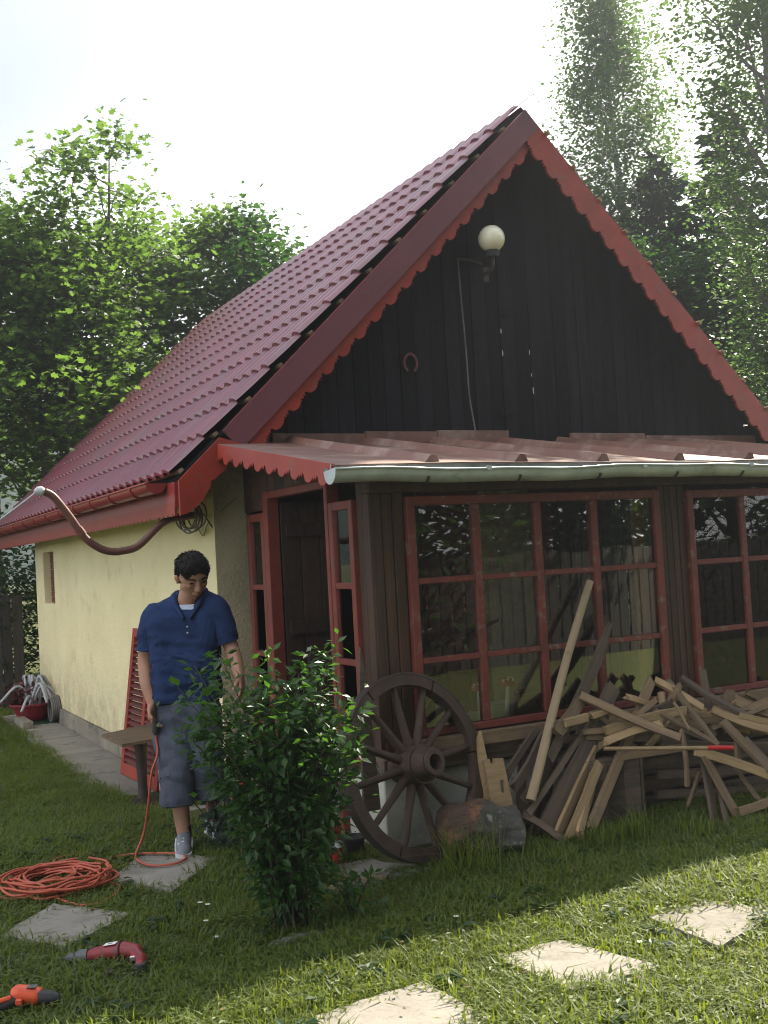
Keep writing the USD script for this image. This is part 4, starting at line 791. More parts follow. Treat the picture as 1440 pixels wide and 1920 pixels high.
obj('weeds', leaves(np.array(wp), .055, L_OVAL, 16, up=.75), HEDGE, label='broad leaved weeds scattered through the lawn', cat='weeds', kind='stuff')
LITTER = leaf_mat('dry_litter', [(0, (0.12, 0.08, 0.04)), (.6, (0.22, 0.16, 0.08)), (1, (0.34, 0.27, 0.16))], .1, .8)
lt = np.vstack([np.c_[gw.uniform(2.9, 4.9, 150), gw.uniform(4.3, 4.95, 150), gw.uniform(.02, .05, 150)], np.c_[gw.uniform(.5, 4.5, 110), gw.uniform(3.1, 6.6, 110), gw.uniform(.02, .05, 110)]])
obj('lawn_litter', leaves(lt, .026, L_DIA, 19, up=.85), LITTER, label='dry wood chips and dead leaves strewn on the grass', cat='litter', kind='stuff')
gd = np.random.default_rng(2)
for k, (x, y, lab) in enumerate([(1.56, 5.05, 'white daisy nearest to the shaded slab left of the shrub'), (1.58, 5.0, 'small white daisy just below the other one left of the shrub'), (1.50, 4.78, 'white daisy in the grass between drill and shrub'), (1.47, 4.55, 'white daisy right of the red drill'), (2.43, 4.15, 'white clover flower at the sunlit edge of the shade'), (2.86, 3.45, 'white clover flower right of the middle sunlit slab')]):
    t = thing('daisy', lab, 'flower', (x, y, 0))
    obj('stalk', tube([(0, 0, 0), (.004, 0, .05)], .0015, 4), STEM, t)
    obj('petals', cat_([ext(Polygon([(0, 0), (.008, .003), (.014, 0), (.008, -.003)]), .001).apply_transform(trimesh.transformations.rotation_matrix(a, (0, 0, 1))) for a in np.linspace(0, 6.28, 9)[:-1]]).apply_translation((.004, 0, .051)), WHITEP, t)
    obj('eye', trimesh.creation.icosphere(1, .004).apply_translation((.004, 0, .053)), HOSE, t)
PLANKS = [
    ((3.43, 4.98, 0.258), (4.107, 5.2, 1.419), 0.052, 'round', POLE, 'long peeled round pole leaning on the middle window', 'pole'),
    ((3.608, 5.02, 0.461), (4.256, 5.2, 1.139), 0.075, 0.03, GREYWOOD, 'dark grey plank whose pointed top rises over the window right of the pole', 'plank'),
    ((3.659, 5.0, 0.6), (4.01, 5.15, 0.827), 0.074, 0.035, TANWOOD, 'short brown plank with nail holes leaning right beside the pole', 'plank'),
    ((3.519, 4.97, 0.095), (4.165, 5.12, 0.782), 0.101, 0.035, GREYWOOD, 'wide dark grey plank leaning in the middle of the left stack', 'plank'),
    ((3.414, 4.98, 0.182), (4.029, 5.1, 0.673), 0.036, 0.03, GREYWOOD, 'thin dark strip leaning between the pole and the wide dark plank', 'plank'),
    ((3.565, 4.93, 0.043), (3.956, 5.04, 0.458), 0.078, 0.025, PALEWOOD, 'pale splintered plank with a torn top in front of the dark planks', 'plank'),
    ((3.618, 4.9, 0.034), (3.941, 5.0, 0.389), 0.06, 0.025, PALEWOOD, 'pale plank with a red stripe on its edge, lowest of the left stack', 'plank'),
    ((3.774, 4.9, 0.057), (4.45, 5.1, 0.798), 0.062, 0.04, TANWOOD, 'long tan plank with holes leaning steeply up to the window post', 'plank'),
    ((3.384, 5.05, 0.326), (3.687, 5.18, 0.551), 0.06, 0.03, GREYWOOD, 'dark plank leaning just left of the pole', 'plank'),
    ((3.429, 5.02, 0.251), (3.756, 5.16, 0.453), 0.06, 0.03, GREYWOOD, 'dark plank standing behind the foot of the pole', 'plank'),
    ((3.349, 5.1, 0.353), (3.689, 5.22, 0.601), 0.042, 0.03, GREYWOOD, 'narrow dark plank leaning nearest the pale offcuts', 'plank'),
    ((3.673, 4.88, 0.046), (3.886, 5.0, 0.276), 0.048, 0.03, PALEWOOD, 'short pale stake standing at the foot of the steep tan plank', 'plank'),
    ((3.402, 5.0, 0.172), (3.587, 4.88, 0.02), 0.041, 0.04, GREYWOOD, 'dark stick lying on the grass right of the stump', 'plank'),
    ((3.892, 5.1, 0.772), (4.42, 4.85, 0.487), 0.05, 0.03, TANWOOD, 'brown board slanting down to the right across the middle of the heap', 'plank'),
    ((4.369, 5.0, 0.647), (4.58, 4.72, 0.443), 0.031, 0.02, TANWOOD, 'thin lath slanting down to the right in the middle of the heap', 'plank'),
    ((4.588, 5.1, 0.778), (4.635, 4.78, 0.437), 0.041, 0.028, TANWOOD, 'brown lath slanting steeply down to the tip of the red-ended rod', 'plank'),
    ((4.734, 5.15, 0.782), (5.023, 4.85, 0.52), 0.056, 0.03, GREYWOOD, 'grey board slanting down from the window post at the top of the heap', 'plank'),
    ((4.943, 5.18, 0.812), (4.816, 5.0, 0.366), 0.06, 0.03, GREYWOOD, 'grey upright board standing before the right window frame', 'plank'),
    ((4.836, 5.0, 0.587), (5.121, 4.7, 0.435), 0.052, 0.03, PALEWOOD, 'pale board on top of the heap under the right window', 'plank'),
    ((4.836, 4.78, 0.575), (5.082, 4.68, 0.493), 0.038, 0.025, PALEWOOD, 'short pale board end at the top right edge of the heap', 'plank'),
    ((4.508, 4.82, 0.405), (5.091, 4.6, 0.139), 0.056, 0.03, PALEWOOD, 'long pale board sloping to the lower right photo edge', 'plank'),
    ((3.918, 4.92, 0.482), (4.659, 4.68, 0.422), 0.024, 'rod', PALEWOOD, 'thin pale rod with a red painted end lying across the heap', 'rod'),
    ((4.075, 5.0, 0.401), (4.436, 4.85, 0.435), 0.046, 0.03, TANWOOD, 'tan board lying flat under the red-ended rod', 'plank'),
    ((4.013, 5.02, 0.554), (4.567, 4.95, 0.62), 0.053, 0.03, PALEWOOD, 'pale board lying level behind the steep tan plank', 'plank'),
    ((3.993, 5.0, 0.504), (4.349, 4.92, 0.574), 0.046, 0.03, PALEWOOD, 'pale board lying level just above the rod at its left end', 'plank'),
    ((4.45, 4.86, 0.531), (4.408, 4.8, 0.225), 0.031, 0.025, TANWOOD, 'thin stake hanging upright below the middle of the heap', 'plank'),
    ((4.501, 4.946, 0.0), (4.556, 4.85, 0.283), 0.035, 0.025, TANWOOD, 'thin prop leaning to the right under the heap', 'plank'),
    ((4.46, 4.647, 0.0), (4.586, 4.85, 0.338), 0.058, 0.03, GREYWOOD, 'wide grey board standing nearly upright under the heap', 'plank'),
    ((4.632, 4.626, 0.0), (4.553, 4.8, 0.371), 0.052, 0.035, TANWOOD, 'long tan prop slanting down to the right from the rod to the grass', 'plank'),
    ((4.438, 4.532, 0.0), (4.65, 4.8, 0.196), 0.052, 0.03, GREYWOOD, 'short grey board standing between the two long props', 'plank'),
    ((4.825, 4.663, 0.1), (4.782, 4.8, 0.28), 0.034, 0.025, TANWOOD, 'thin prop in the shade at the right of the heap', 'plank'),
    ((4.831, 4.82, 0.309), (4.887, 4.86, 0.471), 0.042, 0.03, TANWOOD, 'short upright peg just right of the red rod end', 'plank'),
    ((4.625, 4.629, 0.07), (5.005, 4.603, 0.12), 0.049, 0.03, TANWOOD, 'board sticking out low at the right photo edge', 'plank'),
    ((4.406, 4.483, 0.015), (4.768, 4.613, 0.02), 0.039, 0.03, TANWOOD, 'board lying on the grass at the lower right of the heap', 'plank'),
    ((4.823, 4.9, 0.522), (4.963, 4.6, 0.182), 0.057, 0.03, TANWOOD, 'upper of two parallel boards sliding down to the right photo edge', 'plank'),
    ((4.925, 4.85, 0.419), (5.025, 4.62, 0.139), 0.057, 0.03, GREYWOOD, 'lower grey one of two parallel boards sliding to the right photo edge', 'plank'),
    ((4.5, 5.12, 0.788), (4.699, 4.95, 0.624), 0.048, 0.035, PALEWOOD, 'pale board crossing the very top of the heap by the window post', 'plank'),
    ((4.514, 5.1, 0.714), (4.481, 5.05, 0.607), 0.048, 'round', PALEWOOD, 'short pale round post stub in the middle of the heap', 'post'),
    ((4.434, 4.9, 0.684), (4.47, 4.82, 0.539), 0.019, 0.012, PALEWOOD, 'thin pale splinter in the middle of the heap', 'plank'),
    ((3.762, 5.12, 0.524), (4.443, 5.15, 0.492), 0.047, 0.035, TANWOOD, 'level board at the back between pole and crate', 'plank'),
    ((4.086, 5.08, 0.606), (4.85, 5.05, 0.535), 0.051, 0.035, PALEWOOD, 'level pale board at the back under the window sill', 'plank'),
    ((4.427, 5.02, 0.43), (5.225, 4.95, 0.319), 0.059, 0.035, GREYWOOD, 'level grey board deep in the heap right of the crate', 'plank'),
    ((4.43, 5.1, 0.116), (5.246, 4.95, 0.052), 0.056, 0.035, GREYWOOD, 'lowest level board in the dark under the heap', 'plank'),
    ((4.423, 5.08, 0.241), (5.258, 4.95, 0.182), 0.056, 0.035, GREYWOOD, 'middle level board in the dark under the heap', 'plank'),
    ((3.909, 5.05, 0.646), (3.718, 5.0, 0.638), 0.046, 0.04, PALEWOOD, 'stubby pale block end sticking out beside the pole', 'plank'),
]

# ================================================================ heap of timber in front of the porch
for k, (p, q_, w, t, mt, lab, c) in enumerate(PLANKS):
    nm = {'plank': 'plank', 'pole': 'pole', 'rod': 'rod', 'post': 'post_stub'}[c]; g = np.random.default_rng(300 + k)
    if t == 'round':
        m4, L = along(p, q_); n = 10; xs = np.linspace(-L / 2, L / 2, n)
        m = tube(np.c_[xs, .006 * np.sin(xs * 4 + 1), .005 * np.cos(xs * 3)], np.linspace(w * .54, w * .44, n), 14); obj(nm, m, mt, smooth=40, label=lab, cat=c, group='timber heap', mat4=m4)
    elif t == 'rod':
        r = thing(nm, lab, c, group='timber heap'); p, q_ = np.array(p), np.array(q_); e_ = p + (q_ - p) * .80
        obj('shaft', tube([p, (p + e_) / 2, e_], [.011, .012, .0125], 8), mt, r, smooth=40); obj('painted_end', tube([e_, q_], [.0145, .0135], 10), CAPRED, r, smooth=40)
    else:
        m4, L = along(p, q_, up=(.2, -1, .15), roll=g.normal(0, .18)); t *= .78; m = chunk(L, w, t, 400 + k, 8, .0028, taper=.08 * g.random(), bend=g.normal(0, .008))
        if 'splintered' in lab or 'pointed' in lab:
            v = m.vertices.copy(); s = v[:, 0] > L * .30; f = (v[s, 0] - L * .30) / (L * .2); v[s, 1] = v[s, 1] * (1 - .75 * f) + w * .3 * f; m.vertices = v
        m = trimesh.Trimesh(np.c_[m.vertices[:, 0], m.vertices[:, 1], m.vertices[:, 2]], m.faces, process=False)
        obj(nm, m, mt, label=lab, cat=c, group='timber heap', mat4=m4)
        hd = None
crate = thing('crate', 'dark old wooden crate under the middle of the timber heap', 'crate')
for k in range(3): obj('board', bx(3.86 + .0 + k * .125, 4.99 + .004 * k, .02, 3.98 + k * .125, 5.015 + .004 * k, .385), GREYWOOD, crate)
for k in range(2): obj('side', bx(4.238, 5.0 + k * .11, .02, 4.26, 5.10 + k * .11, .38), GREYWOOD, crate)
obj('top', bx(3.85, 5.0, .387, 4.27, 5.22, .405), GREYWOOD, crate)
LOGS = ['lowest dark', 'second lowest dark', 'middle dark', 'second highest dark', 'topmost dark']
for k in range(5): obj('beam', chunk(2.3, .10, .105, 500 + k, 9, .006), GREYWOOD, label=LOGS[k] + ' beam stacked on the ground behind the heap props', cat='beam', group='timber heap', mat4=frame4((5.42 + .05 * (k % 2), 5.155 + .02 * (k % 2), .06 + .113 * k), (1, 0, 0), (0, 1, 0), (0, 0, 1)))
gx_ = np.random.default_rng(71)
for k in range(44):
    if k < 13: p_ = (3.36 + .05 * k + gx_.normal(0, .02), 5.03 + .03 * gx_.random(), .02); q_ = (p_[0] + .18 + .26 * gx_.random(), 5.19 + .03 * gx_.random(), .42 + .20 * gx_.random()); lb = 'dark plank at the back of the leaning stack, behind the wide dark plank'; m_ = GREYWOOD
    else: c_ = 4.05 + .048 * (k - 13) + gx_.normal(0, .05); a_ = gx_.normal(-.1, .5); L_ = .35 + .45 * gx_.random(); p_ = (c_ - L_ / 2 * math.cos(a_), 5.08 + .05 * gx_.normal() * .5, .50 + .02 * gx_.random() - L_ / 2 * math.sin(a_)); q_ = (c_ + L_ / 2 * math.cos(a_), 5.0 + .06 * gx_.random(), .54 + .03 * gx_.normal() + L_ / 2 * math.sin(a_)); lb = 'board buried in the middle of the timber heap'; m_ = [GREYWOOD, TANWOOD, TANWOOD, PALEWOOD][k % 4]
    m4, L = along(p_, q_, up=(.2, -1, .15), roll=gx_.normal(0, .3)); obj('plank', chunk(L, .030 + .04 * gx_.random(), .020, 600 + k, 6, .003), m_, label=lb, cat='plank', group='planks deep in the leaning stack' if k < 13 else 'boards deep in the heap', mat4=m4)
for k, (X, Z, L, a, lab) in enumerate([(4.02, .665, .16, .2, 'short board offcut on the heap under the left window, first of three'), (4.30, .70, .14, -.4, 'small pale wood block on the heap before the window corner'), (5.0, .62, .15, .7, 'board offcut at the top of the heap under the right window')]):
    obj('offcut', chunk(L, .06, .035, 520 + k, 5, .002), [PALEWOOD, PALEWOOD, TANWOOD][k], label=lab, cat='offcut', group='timber heap', mat4=frame4((X, 5.06, Z), (math.cos(a), 0, math.sin(a)), (0, 1, 0), (-math.sin(a), 0, math.cos(a))))
# pale notched offcuts beside the wheel
def notched(poly, holes, name, lab, o, lean):
    p_ = Polygon(poly)
    for h_ in holes: p_ = p_.difference(sbox(*h_))
    m = ext(p_, .022); m.apply_transform(frame4(o, unit((1, 0, .0)), unit((0, math.sin(lean), math.cos(lean))), -np.cross((1, 0, 0), (0, math.sin(lean), math.cos(lean))) * -1)); obj(name, m, PALEWOOD, label=lab, cat='offcut')
notched([(0, 0), (.135, 0), (.115, .285), (.06, .29), (.055, .265), (.03, .265), (.028, .29), (-.01, .285)], [(.07, .10, .095, .17)], 'notched_board', 'pale board offcut with a square hole standing right of the wheel', (3.23, 5.06, .20), .18)
notched([(0, 0), (.09, 0), (.06, .27), (.045, .44), (.02, .40), (.0, .27)], [], 'notched_board', 'pale pointed offcut standing behind the holed one right of the wheel', (3.215, 5.12, .20), .15)
notched([(0, 0), (.06, 0), (.075, .24), (.03, .245)], [], 'notched_board', 'pale offcut at the left of the holed one right of the wheel', (3.20, 5.09, .19), .2)
grey_ = Polygon([(0, 0), (.10, 0), (.085, .62), (.055, .86), (.03, .60)]); m = ext(grey_, .02); m.apply_transform(frame4((2.51, 5.19, .30), (1, 0, 0), (0, .06, 1), (0, -1, .06))); obj('pointed_board', m, GREYWOOD, label='pointed grey board standing at the porch corner behind the wheel', cat='plank')

# ================================================================ wagon wheel
wn = unit((0.24, -0.94, 0.22)); wx = unit(np.cross(wn, (0, 0, 1)) * -1); wy = np.cross(wn, wx); wy = wy if wy[2] > 0 else -wy; wx = np.cross(wy, wn)
wheel = thing('wagon_wheel', 'old dark wooden wagon wheel with twelve spokes leaning against the porch', 'wheel', mat4=frame4((2.775, 5.08, 0.522), wx, wy, wn))
RW = 0.492
for k in range(6):
    a = np.linspace(k * math.pi / 3 + .012, (k + 1) * math.pi / 3 - .012, 13); ro, ri = RW - .008, RW - .068
    pl_ = Polygon([(ro * math.cos(t), ro * math.sin(t)) for t in a] + [(ri * math.cos(t), ri * math.sin(t)) for t in a[::-1]])
    m = ext(pl_, .058).apply_translation((0, 0, -.029)).subdivide_to_size(.05); warp(m, .003, 14, k); obj('felloe', m, WHEELWOOD, wheel)
a = np.linspace(0, 2 * math.pi, 49)[:-1]; ring = Polygon([(RW * math.cos(t), RW * math.sin(t)) for t in a], [[((RW - .007) * math.cos(t), (RW - .007) * math.sin(t)) for t in a]])
obj('iron_tyre', ext(ring, .064).apply_translation((0, 0, -.032)), IRON, wheel, smooth=30)
for k in range(12):
    t = k * math.pi / 6 + .09; d = np.array([math.cos(t), math.sin(t), 0])
    pts = [d * r for r in (.07, .12, .25, .40, .435)]; m = tube(pts, [.027, .025, .0205, .018, .013], 8); obj('spoke', m, WHEELWOOD, wheel, smooth=50)
hub = lathe([(0.038, -.13), (.075, -.13), (.082, -.10), (.098, -.06), (.108, 0), (.100, .06), (.080, .11), (.072, .165), (.066, .17), (.042, .17), (.042, .09), (0.0, .09)], 26); hub.merge_vertices(); obj('hub', warp(hub, .002, 20, 3), WHEELWOOD, wheel, smooth=40)
for z, r in ((.065, .1005), (.145, .0765), (-.065, .100)): obj('hub_band', lathe([(r - .006, z - .013), (r + .002, z - .013), (r + .002, z + .013), (r - .006, z + .013)], 26), IRON, wheel, smooth=40)

# rotten stump
stump = thing('stump', 'short weathered log chunk, rotten brown at its left end, lying before the wheel', 'stump', (3.10, 4.96, .145), mat4=frame4((3.10, 4.96, .145), unit((.94, -.28, -.10)), unit((.30, .95, .0)), unit((.10, .0, .99))))
def logpiece(r0, r1, L, seed, rings=26, seg=72, dome=.02):
    V, F = [], []; a_ = np.linspace(0, 2 * math.pi, seg, endpoint=False)
    prof = [(-L / 2 - dome * (1 - (q / 6) ** 2), r0 * q / 6) for q in range(0, 7)] + [(-L / 2 + L * q / rings, r0 + (r1 - r0) * q / rings) for q in range(1, rings)] + [(L / 2 + .4 * dome * (1 - (q / 6) ** 2), r1 * q / 6) for q in range(6, -1, -1)]
    for x_, r_ in prof: V += [(x_, r_ * math.cos(t), r_ * .86 * math.sin(t)) for t in a_]
    for i in range(len(prof) - 1):
        for j in range(seg): F += [(i * seg + j, i * seg + (j + 1) % seg, (i + 1) * seg + (j + 1) % seg), (i * seg + j, (i + 1) * seg + (j + 1) % seg, (i + 1) * seg + j)]
    V = np.array(V); n_ = V * [0, 1, 1]; n_ /= np.linalg.norm(n_, axis=1, keepdims=True) + 1e-6
    d_ = .13 * (meshkit.fbm(V * [5, 5, 5] + seed, 3, seed) - .5) + .035 * (meshkit.fbm(V * [7, 26, 26] + 3, 3, seed + 1) - .5)
    V = V + n_ * d_[:, None] + np.array([1, 0, 0]) * (.09 * (meshkit.fbm(V * [0, 7, 7] + 5, 4, seed + 2) - .5) * (np.abs(V[:, 0]) > L * .44))[:, None]
    return trimesh.Trimesh(V, np.array(F), process=False)
lg = logpiece(.175, .155, .40, 11, dome=.045)
fc = lg.triangles_center; isb = fc[:, 0] > -.06 + .30 * (meshkit.fbm(fc * 8, 4, 2) - .5)
obj('rotten_end', lg.submesh([np.nonzero(~isb)[0]], append=True), ROT, stump, smooth=40, label='rotten brown end of the log')
obj('bark', lg.submesh([np.nonzero(isb)[0]], append=True), LICHEN, stump, smooth=40, label='grey lichened face of the log')

# small things by the wheel
t = thing('black_pot', 'small black pot on the concrete pad left of the wheel', 'pot', (2.55, 5.40, .02)); obj('body', lathe([(0, 0), (.045, 0), (.06, .09), (.062, .10), (.055, .10), (.045, .02), (0, .02)], 18), DARKRUB, t, smooth=30); obj('rim', lathe([(.058, .092), (.068, .092), (.068, .104), (.058, .104)], 18), DARKRUB, t, smooth=30)
t = thing('red_can', 'slim red can standing between the shrub and the wheel', 'can', (2.42, 5.35, .0)); obj('body', lathe([(0, 0), (.03, 0), (.033, .01), (.033, .22), (.02, .245), (0, .245)], 18), CAPRED, t, smooth=30); obj('label', lathe([(.0335, .10), (.0345, .10), (.0345, .14), (.0335, .14)], 18), STICKER, t, smooth=30); obj('nozzle', lathe([(0, .245), (.009, .245), (.009, .275), (0, .275)], 10), DARKRUB, t)
t = thing('red_flower', 'bright red flower head between the man and the shrub', 'flower', (2.02, 5.72, 0)); obj('stalk', tube(spline([(0, 0, 0), (.01, .01, .2), (0, 0, .35)], 4), .004, 5), STEM, t)
g = np.random.default_rng(8); obj('petals', leaves(np.array([0, 0, .37]) + g.normal(0, .018, (40, 3)), .06, L_OVAL, 9, up=.1), CAPRED, t)

# ================================================================ things behind the porch windows
for k, (X, h, r, lab) in enumerate([(3.40, .205, .048, 'left red toadstool ornament with white dots on the window ledge'), (3.585, .21, .05, 'right red toadstool ornament with a tilted cap on the window ledge')]):
    t = thing('toadstool_ornament', lab, 'ornament', (X, PY + .12, .636)); obj('stalk', tube([(0, 0, 0), (.01 * k, 0, h * .5), (.02 * k, 0, h)], [.016, .012, .010], 8), WHITEP, t, smooth=True)
    cp = lathe([(0, h - .006), (r, h - .012), (r * .97, h), (r * .7, h + .026), (r * .3, h + .038), (0, h + .04)], 18); obj('cap', cp.apply_translation((.02 * k, 0, 0)), CAPRED, t, smooth=40)
    dots = []
    for a_, q_ in [(4.2, .62), (5.2, .72), (4.7, .3), (3.5, .75), (5.9, .5), (1.2, .6)]: dots.append(trimesh.creation.icosphere(1, .009).apply_translation((.02 * k + r * q_ * math.cos(a_), r * q_ * math.sin(a_), h + .036 - .03 * q_ ** 2)))
    obj('dots', cat_(dots), WHITEP, t)
ms = []
g = np.random.default_rng(6)
for k in range(9): tt = np.linspace(0, 6.283, 30); ms.append(tube(np.c_[3.10 + .085 * np.cos(tt) * (1 + .08 * g.normal()), PY + .14 + .02 * g.normal() + 0 * tt, .73 + .085 * np.sin(tt) * (1 + .08 * g.normal())], .0045, 5, False))
obj('hose_coil', cat_(ms), HOSE, smooth=True, label='small coil of yellow-green hose on the ledge behind the wheel', cat='hose')
for k, (x0, x1, h, mt, lab, nm) in enumerate([(3.18, 3.34, .11, TANWOOD, 'brown box on the ledge beside the hose coil', 'box'), (3.50, 3.66, .08, PALECABLE, 'pale grey box on the ledge between toadstools and pole', 'box'), (3.70, 3.86, .13, PALEWOOD, 'pale wooden box on the ledge behind the pole', 'box'), (3.28, 3.40, .05, WHITEP, 'small white tray on the ledge left of the toadstools', 'tray')]):
    t = thing(nm, lab, nm, ((x0 + x1) / 2, PY + .2, .636)); w2 = (x1 - x0) / 2; obj('body', bx(-w2, -.06, 0, w2, .06, h, .004), mt, t); obj('lid', bx(-w2 - .004, -.064, h + .001, w2 + .004, .064, h + .014, .004), mt, t)
ow = bx(4.60, PY + .06, .64, 4.705, PY + .10, 1.95, .004); obj('lumber_post', ow, ORWOOD, label='orange-brown varnished post inside the left window\'s right edge', cat='post')
brl = thing('barrel', 'large dark green ribbed plastic barrel inside the right porch window', 'barrel', (5.86, 5.70, .10))
pr_ = [(0, 0), (.27, 0)]
for z in np.linspace(.02, .98, 13): pr_ += [(.285, z), (.30, z + .02), (.30, z + .05), (.285, z + .065)]
obj('body', lathe(pr_ + [(.25, 1.06), (.24, 1.07), (0, 1.07)], 30), GREENPL, brl, smooth=30)
obj('lid', lathe([(0, 1.071), (.255, 1.071), (.255, 1.11), (.20, 1.15), (0, 1.17)], 30), GREENPL, brl, smooth=30)
for z in (.36, .72): obj('band', lathe([(.303, z), (.308, z), (.308, z + .008), (.303, z + .008)], 30), PALECABLE, brl)
bt = thing('plastic_bottle', 'clear plastic bottle on the ledge behind the right window frame', 'bottle', (5.13, PY + .16, .636)); obj('body', lathe([(0, 0), (.04, 0), (.043, .02), (.043, .20), (.016, .27), (.016, .30), (0, .30)], 18), GLASS, bt, smooth=30); obj('cap', lathe([(0, .30), (.018, .30), (.018, .325), (0, .325)], 12), WHITEP, bt)
cl = thing('red_cloth', 'dark red folded cloth hanging low inside the left porch window', 'cloth'); g = np.random.default_rng(3)
xx, zz = np.meshgrid(np.linspace(3.0, 3.8, 40), np.linspace(0, 1, 12), indexing='ij'); V = np.stack([xx, PY + .55 + .03 * np.sin(xx * 38 + zz * 2) + .02 * np.sin(xx * 17), .64 + zz * (.30 + .22 * (xx - 3.0) / .8)], -1).reshape(-1, 3); i_ = np.arange(480).reshape(40, 12); obj('fabric', (V, np.stack([i_[:-1, :-1], i_[1:, :-1], i_[1:, 1:], i_[:-1, 1:]], -1).reshape(-1, 4)), DOORRED, cl, smooth=True)
obj('rail', tube([(2.95, PY + .55, .94), (3.85, PY + .55, 1.19)], .012, 6), DARKWOOD, cl)

# ================================================================ things along the yellow wall
p0, p1 = np.array([2.235, 9.23, -.075]), np.array([2.275, 8.26, -.075]); upv = unit(np.array([2.40, 9.24, 1.13]) - np.array([2.235, 9.23, -.075])); exv = unit(p1 - p0); nrm = np.cross(exv, upv)
sh = thing('shutter', 'red louvred shutter leaning against the yellow wall behind the man', 'shutter', mat4=frame4(p0, exv, upv, nrm)); Wd, Ht = .96, 1.22
obj('stile', bx(0, 0, -.018, .065, Ht, .018, .003), RED, sh); obj('stile', bx(Wd - .065, 0, -.018, Wd, Ht, .018, .003), RED, sh); obj('stile', bx(Wd * .5 - .03, .1, -.018, Wd * .5 + .03, Ht - .07, .018, .003), RED, sh)
obj('rail', bx(.066, 0, -.017, Wd - .066, .10, .017, .003), RED, sh); obj('rail', bx(.066, Ht - .07, -.017, Wd - .066, Ht, .017, .003), RED, sh)
for k in range(20):
    y = .135 + k * .051
    for a, b in ((.066, Wd * .5 - .031), (Wd * .5 + .031, Wd - .066)):
        s = bx(a, -.026, -.003, b, .026, .003); s.apply_transform(trimesh.transformations.rotation_matrix(-.85, (1, 0, 0))); s.apply_translation((0, y, 0)); obj('louvre', s, REDOLD, sh)
stand = thing('pedestal', 'dark tapered cast pedestal with a round foot on the path', 'stand', (2.07, 7.95, -.085))
obj('column', lathe([(0, .02), (.055, .02), (.04, .06), (.034, .15), (.042, .36), (.05, .46), (.06, .47), (0, .47)], 18), IRON, stand, smooth=30)
obj('foot', lathe([(0, 0), (.17, 0), (.17, .018), (.12, .03), (.055, .05), (0, .05)], 26), IRON, stand, smooth=30)
sb = chunk(.92, .42, .022, 9, 6, .001); m4, _ = along((1.97, 7.72, .40), (2.16, 8.42, .40)); 
bd = ext(Polygon([(1.868, 8.298), (2.304, 8.549), (2.215, 7.80), (1.88, 7.72)]), .022).apply_translation((0, 0, .388)); obj('board', bd, TANWOOD, label='brown wooden board lying on the dark pedestal beside the man', cat='board')
bowl = thing('basin', 'old dark red basin at the far end of the path', 'basin', (2.22, 13.35, -.06)); obj('bowl', lathe([(0, 0), (.16, 0), (.25, .17), (.262, .175), (.24, .17), (.15, .02), (0, .02)], 24), DRILLRED, bowl, smooth=30); obj('rim', lathe([(.245, .172), (.268, .172), (.268, .19), (.245, .19)], 24), DRILLRED, bowl, smooth=30)
g = np.random.default_rng(12); ms, mr = [], []
for k in range(16):
    a, h, r = g.random() * 6.28, .15 + .25 * g.random(), .12 + .16 * g.random(); ms.append(tube(spline([(2.22 + .05 * g.normal(), 13.35 + .05 * g.normal(), .02), (2.22 + r * .6 * math.cos(a), 13.35 + r * math.sin(a), .05 + h), (2.22 + r * 1.5 * math.cos(a), 13.35 + r * 1.6 * math.sin(a), .03 + h * .5 * g.random())], 5), .017, 6))
obj('dry_stalks', cat_(ms), PALECABLE, smooth=True, label='tangle of pale dry stalks and hose ends in the red basin', cat='stalks')
for k in range(5): a = np.linspace(0, 6.28, 24); mr.append(tube(np.c_[2.36 + .02 * k + 0 * a, 13.0 + .14 * np.cos(a), .06 + .13 * np.sin(a) + .006 * k], .016, 6, False))
obj('hose_coil', cat_(mr), CABLE, smooth=True, label='coil of dark hose leaning on the plinth right of the basin', cat='hose')
clump('dried_plant', 'reddish dried plant bunch on top of the basin', (2.12, 13.45, .1), .18, .25, 90, .1, DOORRED, 97)
obj('brick_block', bx(1.98, 12.62, -.09, 2.10, 13.2, .0, .008), PLINTH, label='long pale block on the path before the red basin', cat='block')
obj('green_mat', bx(2.12, 12.92, -.083, 2.42, 13.5, -.072), GREENPL, label='dark green mat under the red basin', cat='mat')

# ================================================================ orange extension cord and tools
g = np.random.default_rng(44)
cord = thing('extension_cord', 'orange extension cord heaped on the grass and running up to the man\'s hand', 'cord')
pile = []
for k in range(17):
    cx_, cy_ = 1.06 + g.normal(0, .035), 5.90 + g.normal(0, .05); rx, ry, a0 = .20 + .10 * g.random(), .13 + .13 * g.random(), g.normal(0, .35); tt = np.linspace(0, 6.28, 22)[:-1] + g.random() * 6
    lx, ly = rx * np.cos(tt) * (1 + .12 * np.sin(2 * tt + g.random() * 6)), ry * np.sin(tt) * (1 + .12 * np.sin(3 * tt + g.random() * 6))
    u = RT * 1; p_ = np.c_[cx_ + u[0] * lx * math.cos(a0) + FW[0] * ly, cy_ + u[1] * lx * math.cos(a0) + FW[1] * ly, np.maximum(.018, .02 + .10 * np.exp(-((lx / .17) ** 2 + (ly / .14) ** 2)) * (k / 17) + .014 * g.random(21) + .003 * k)]
    pile.append(p_)
obj('cord_pile', cat_([tube(spline(p_, 3), .0062, 6, False) for p_ in pile]), ORANGE, cord, smooth=True)
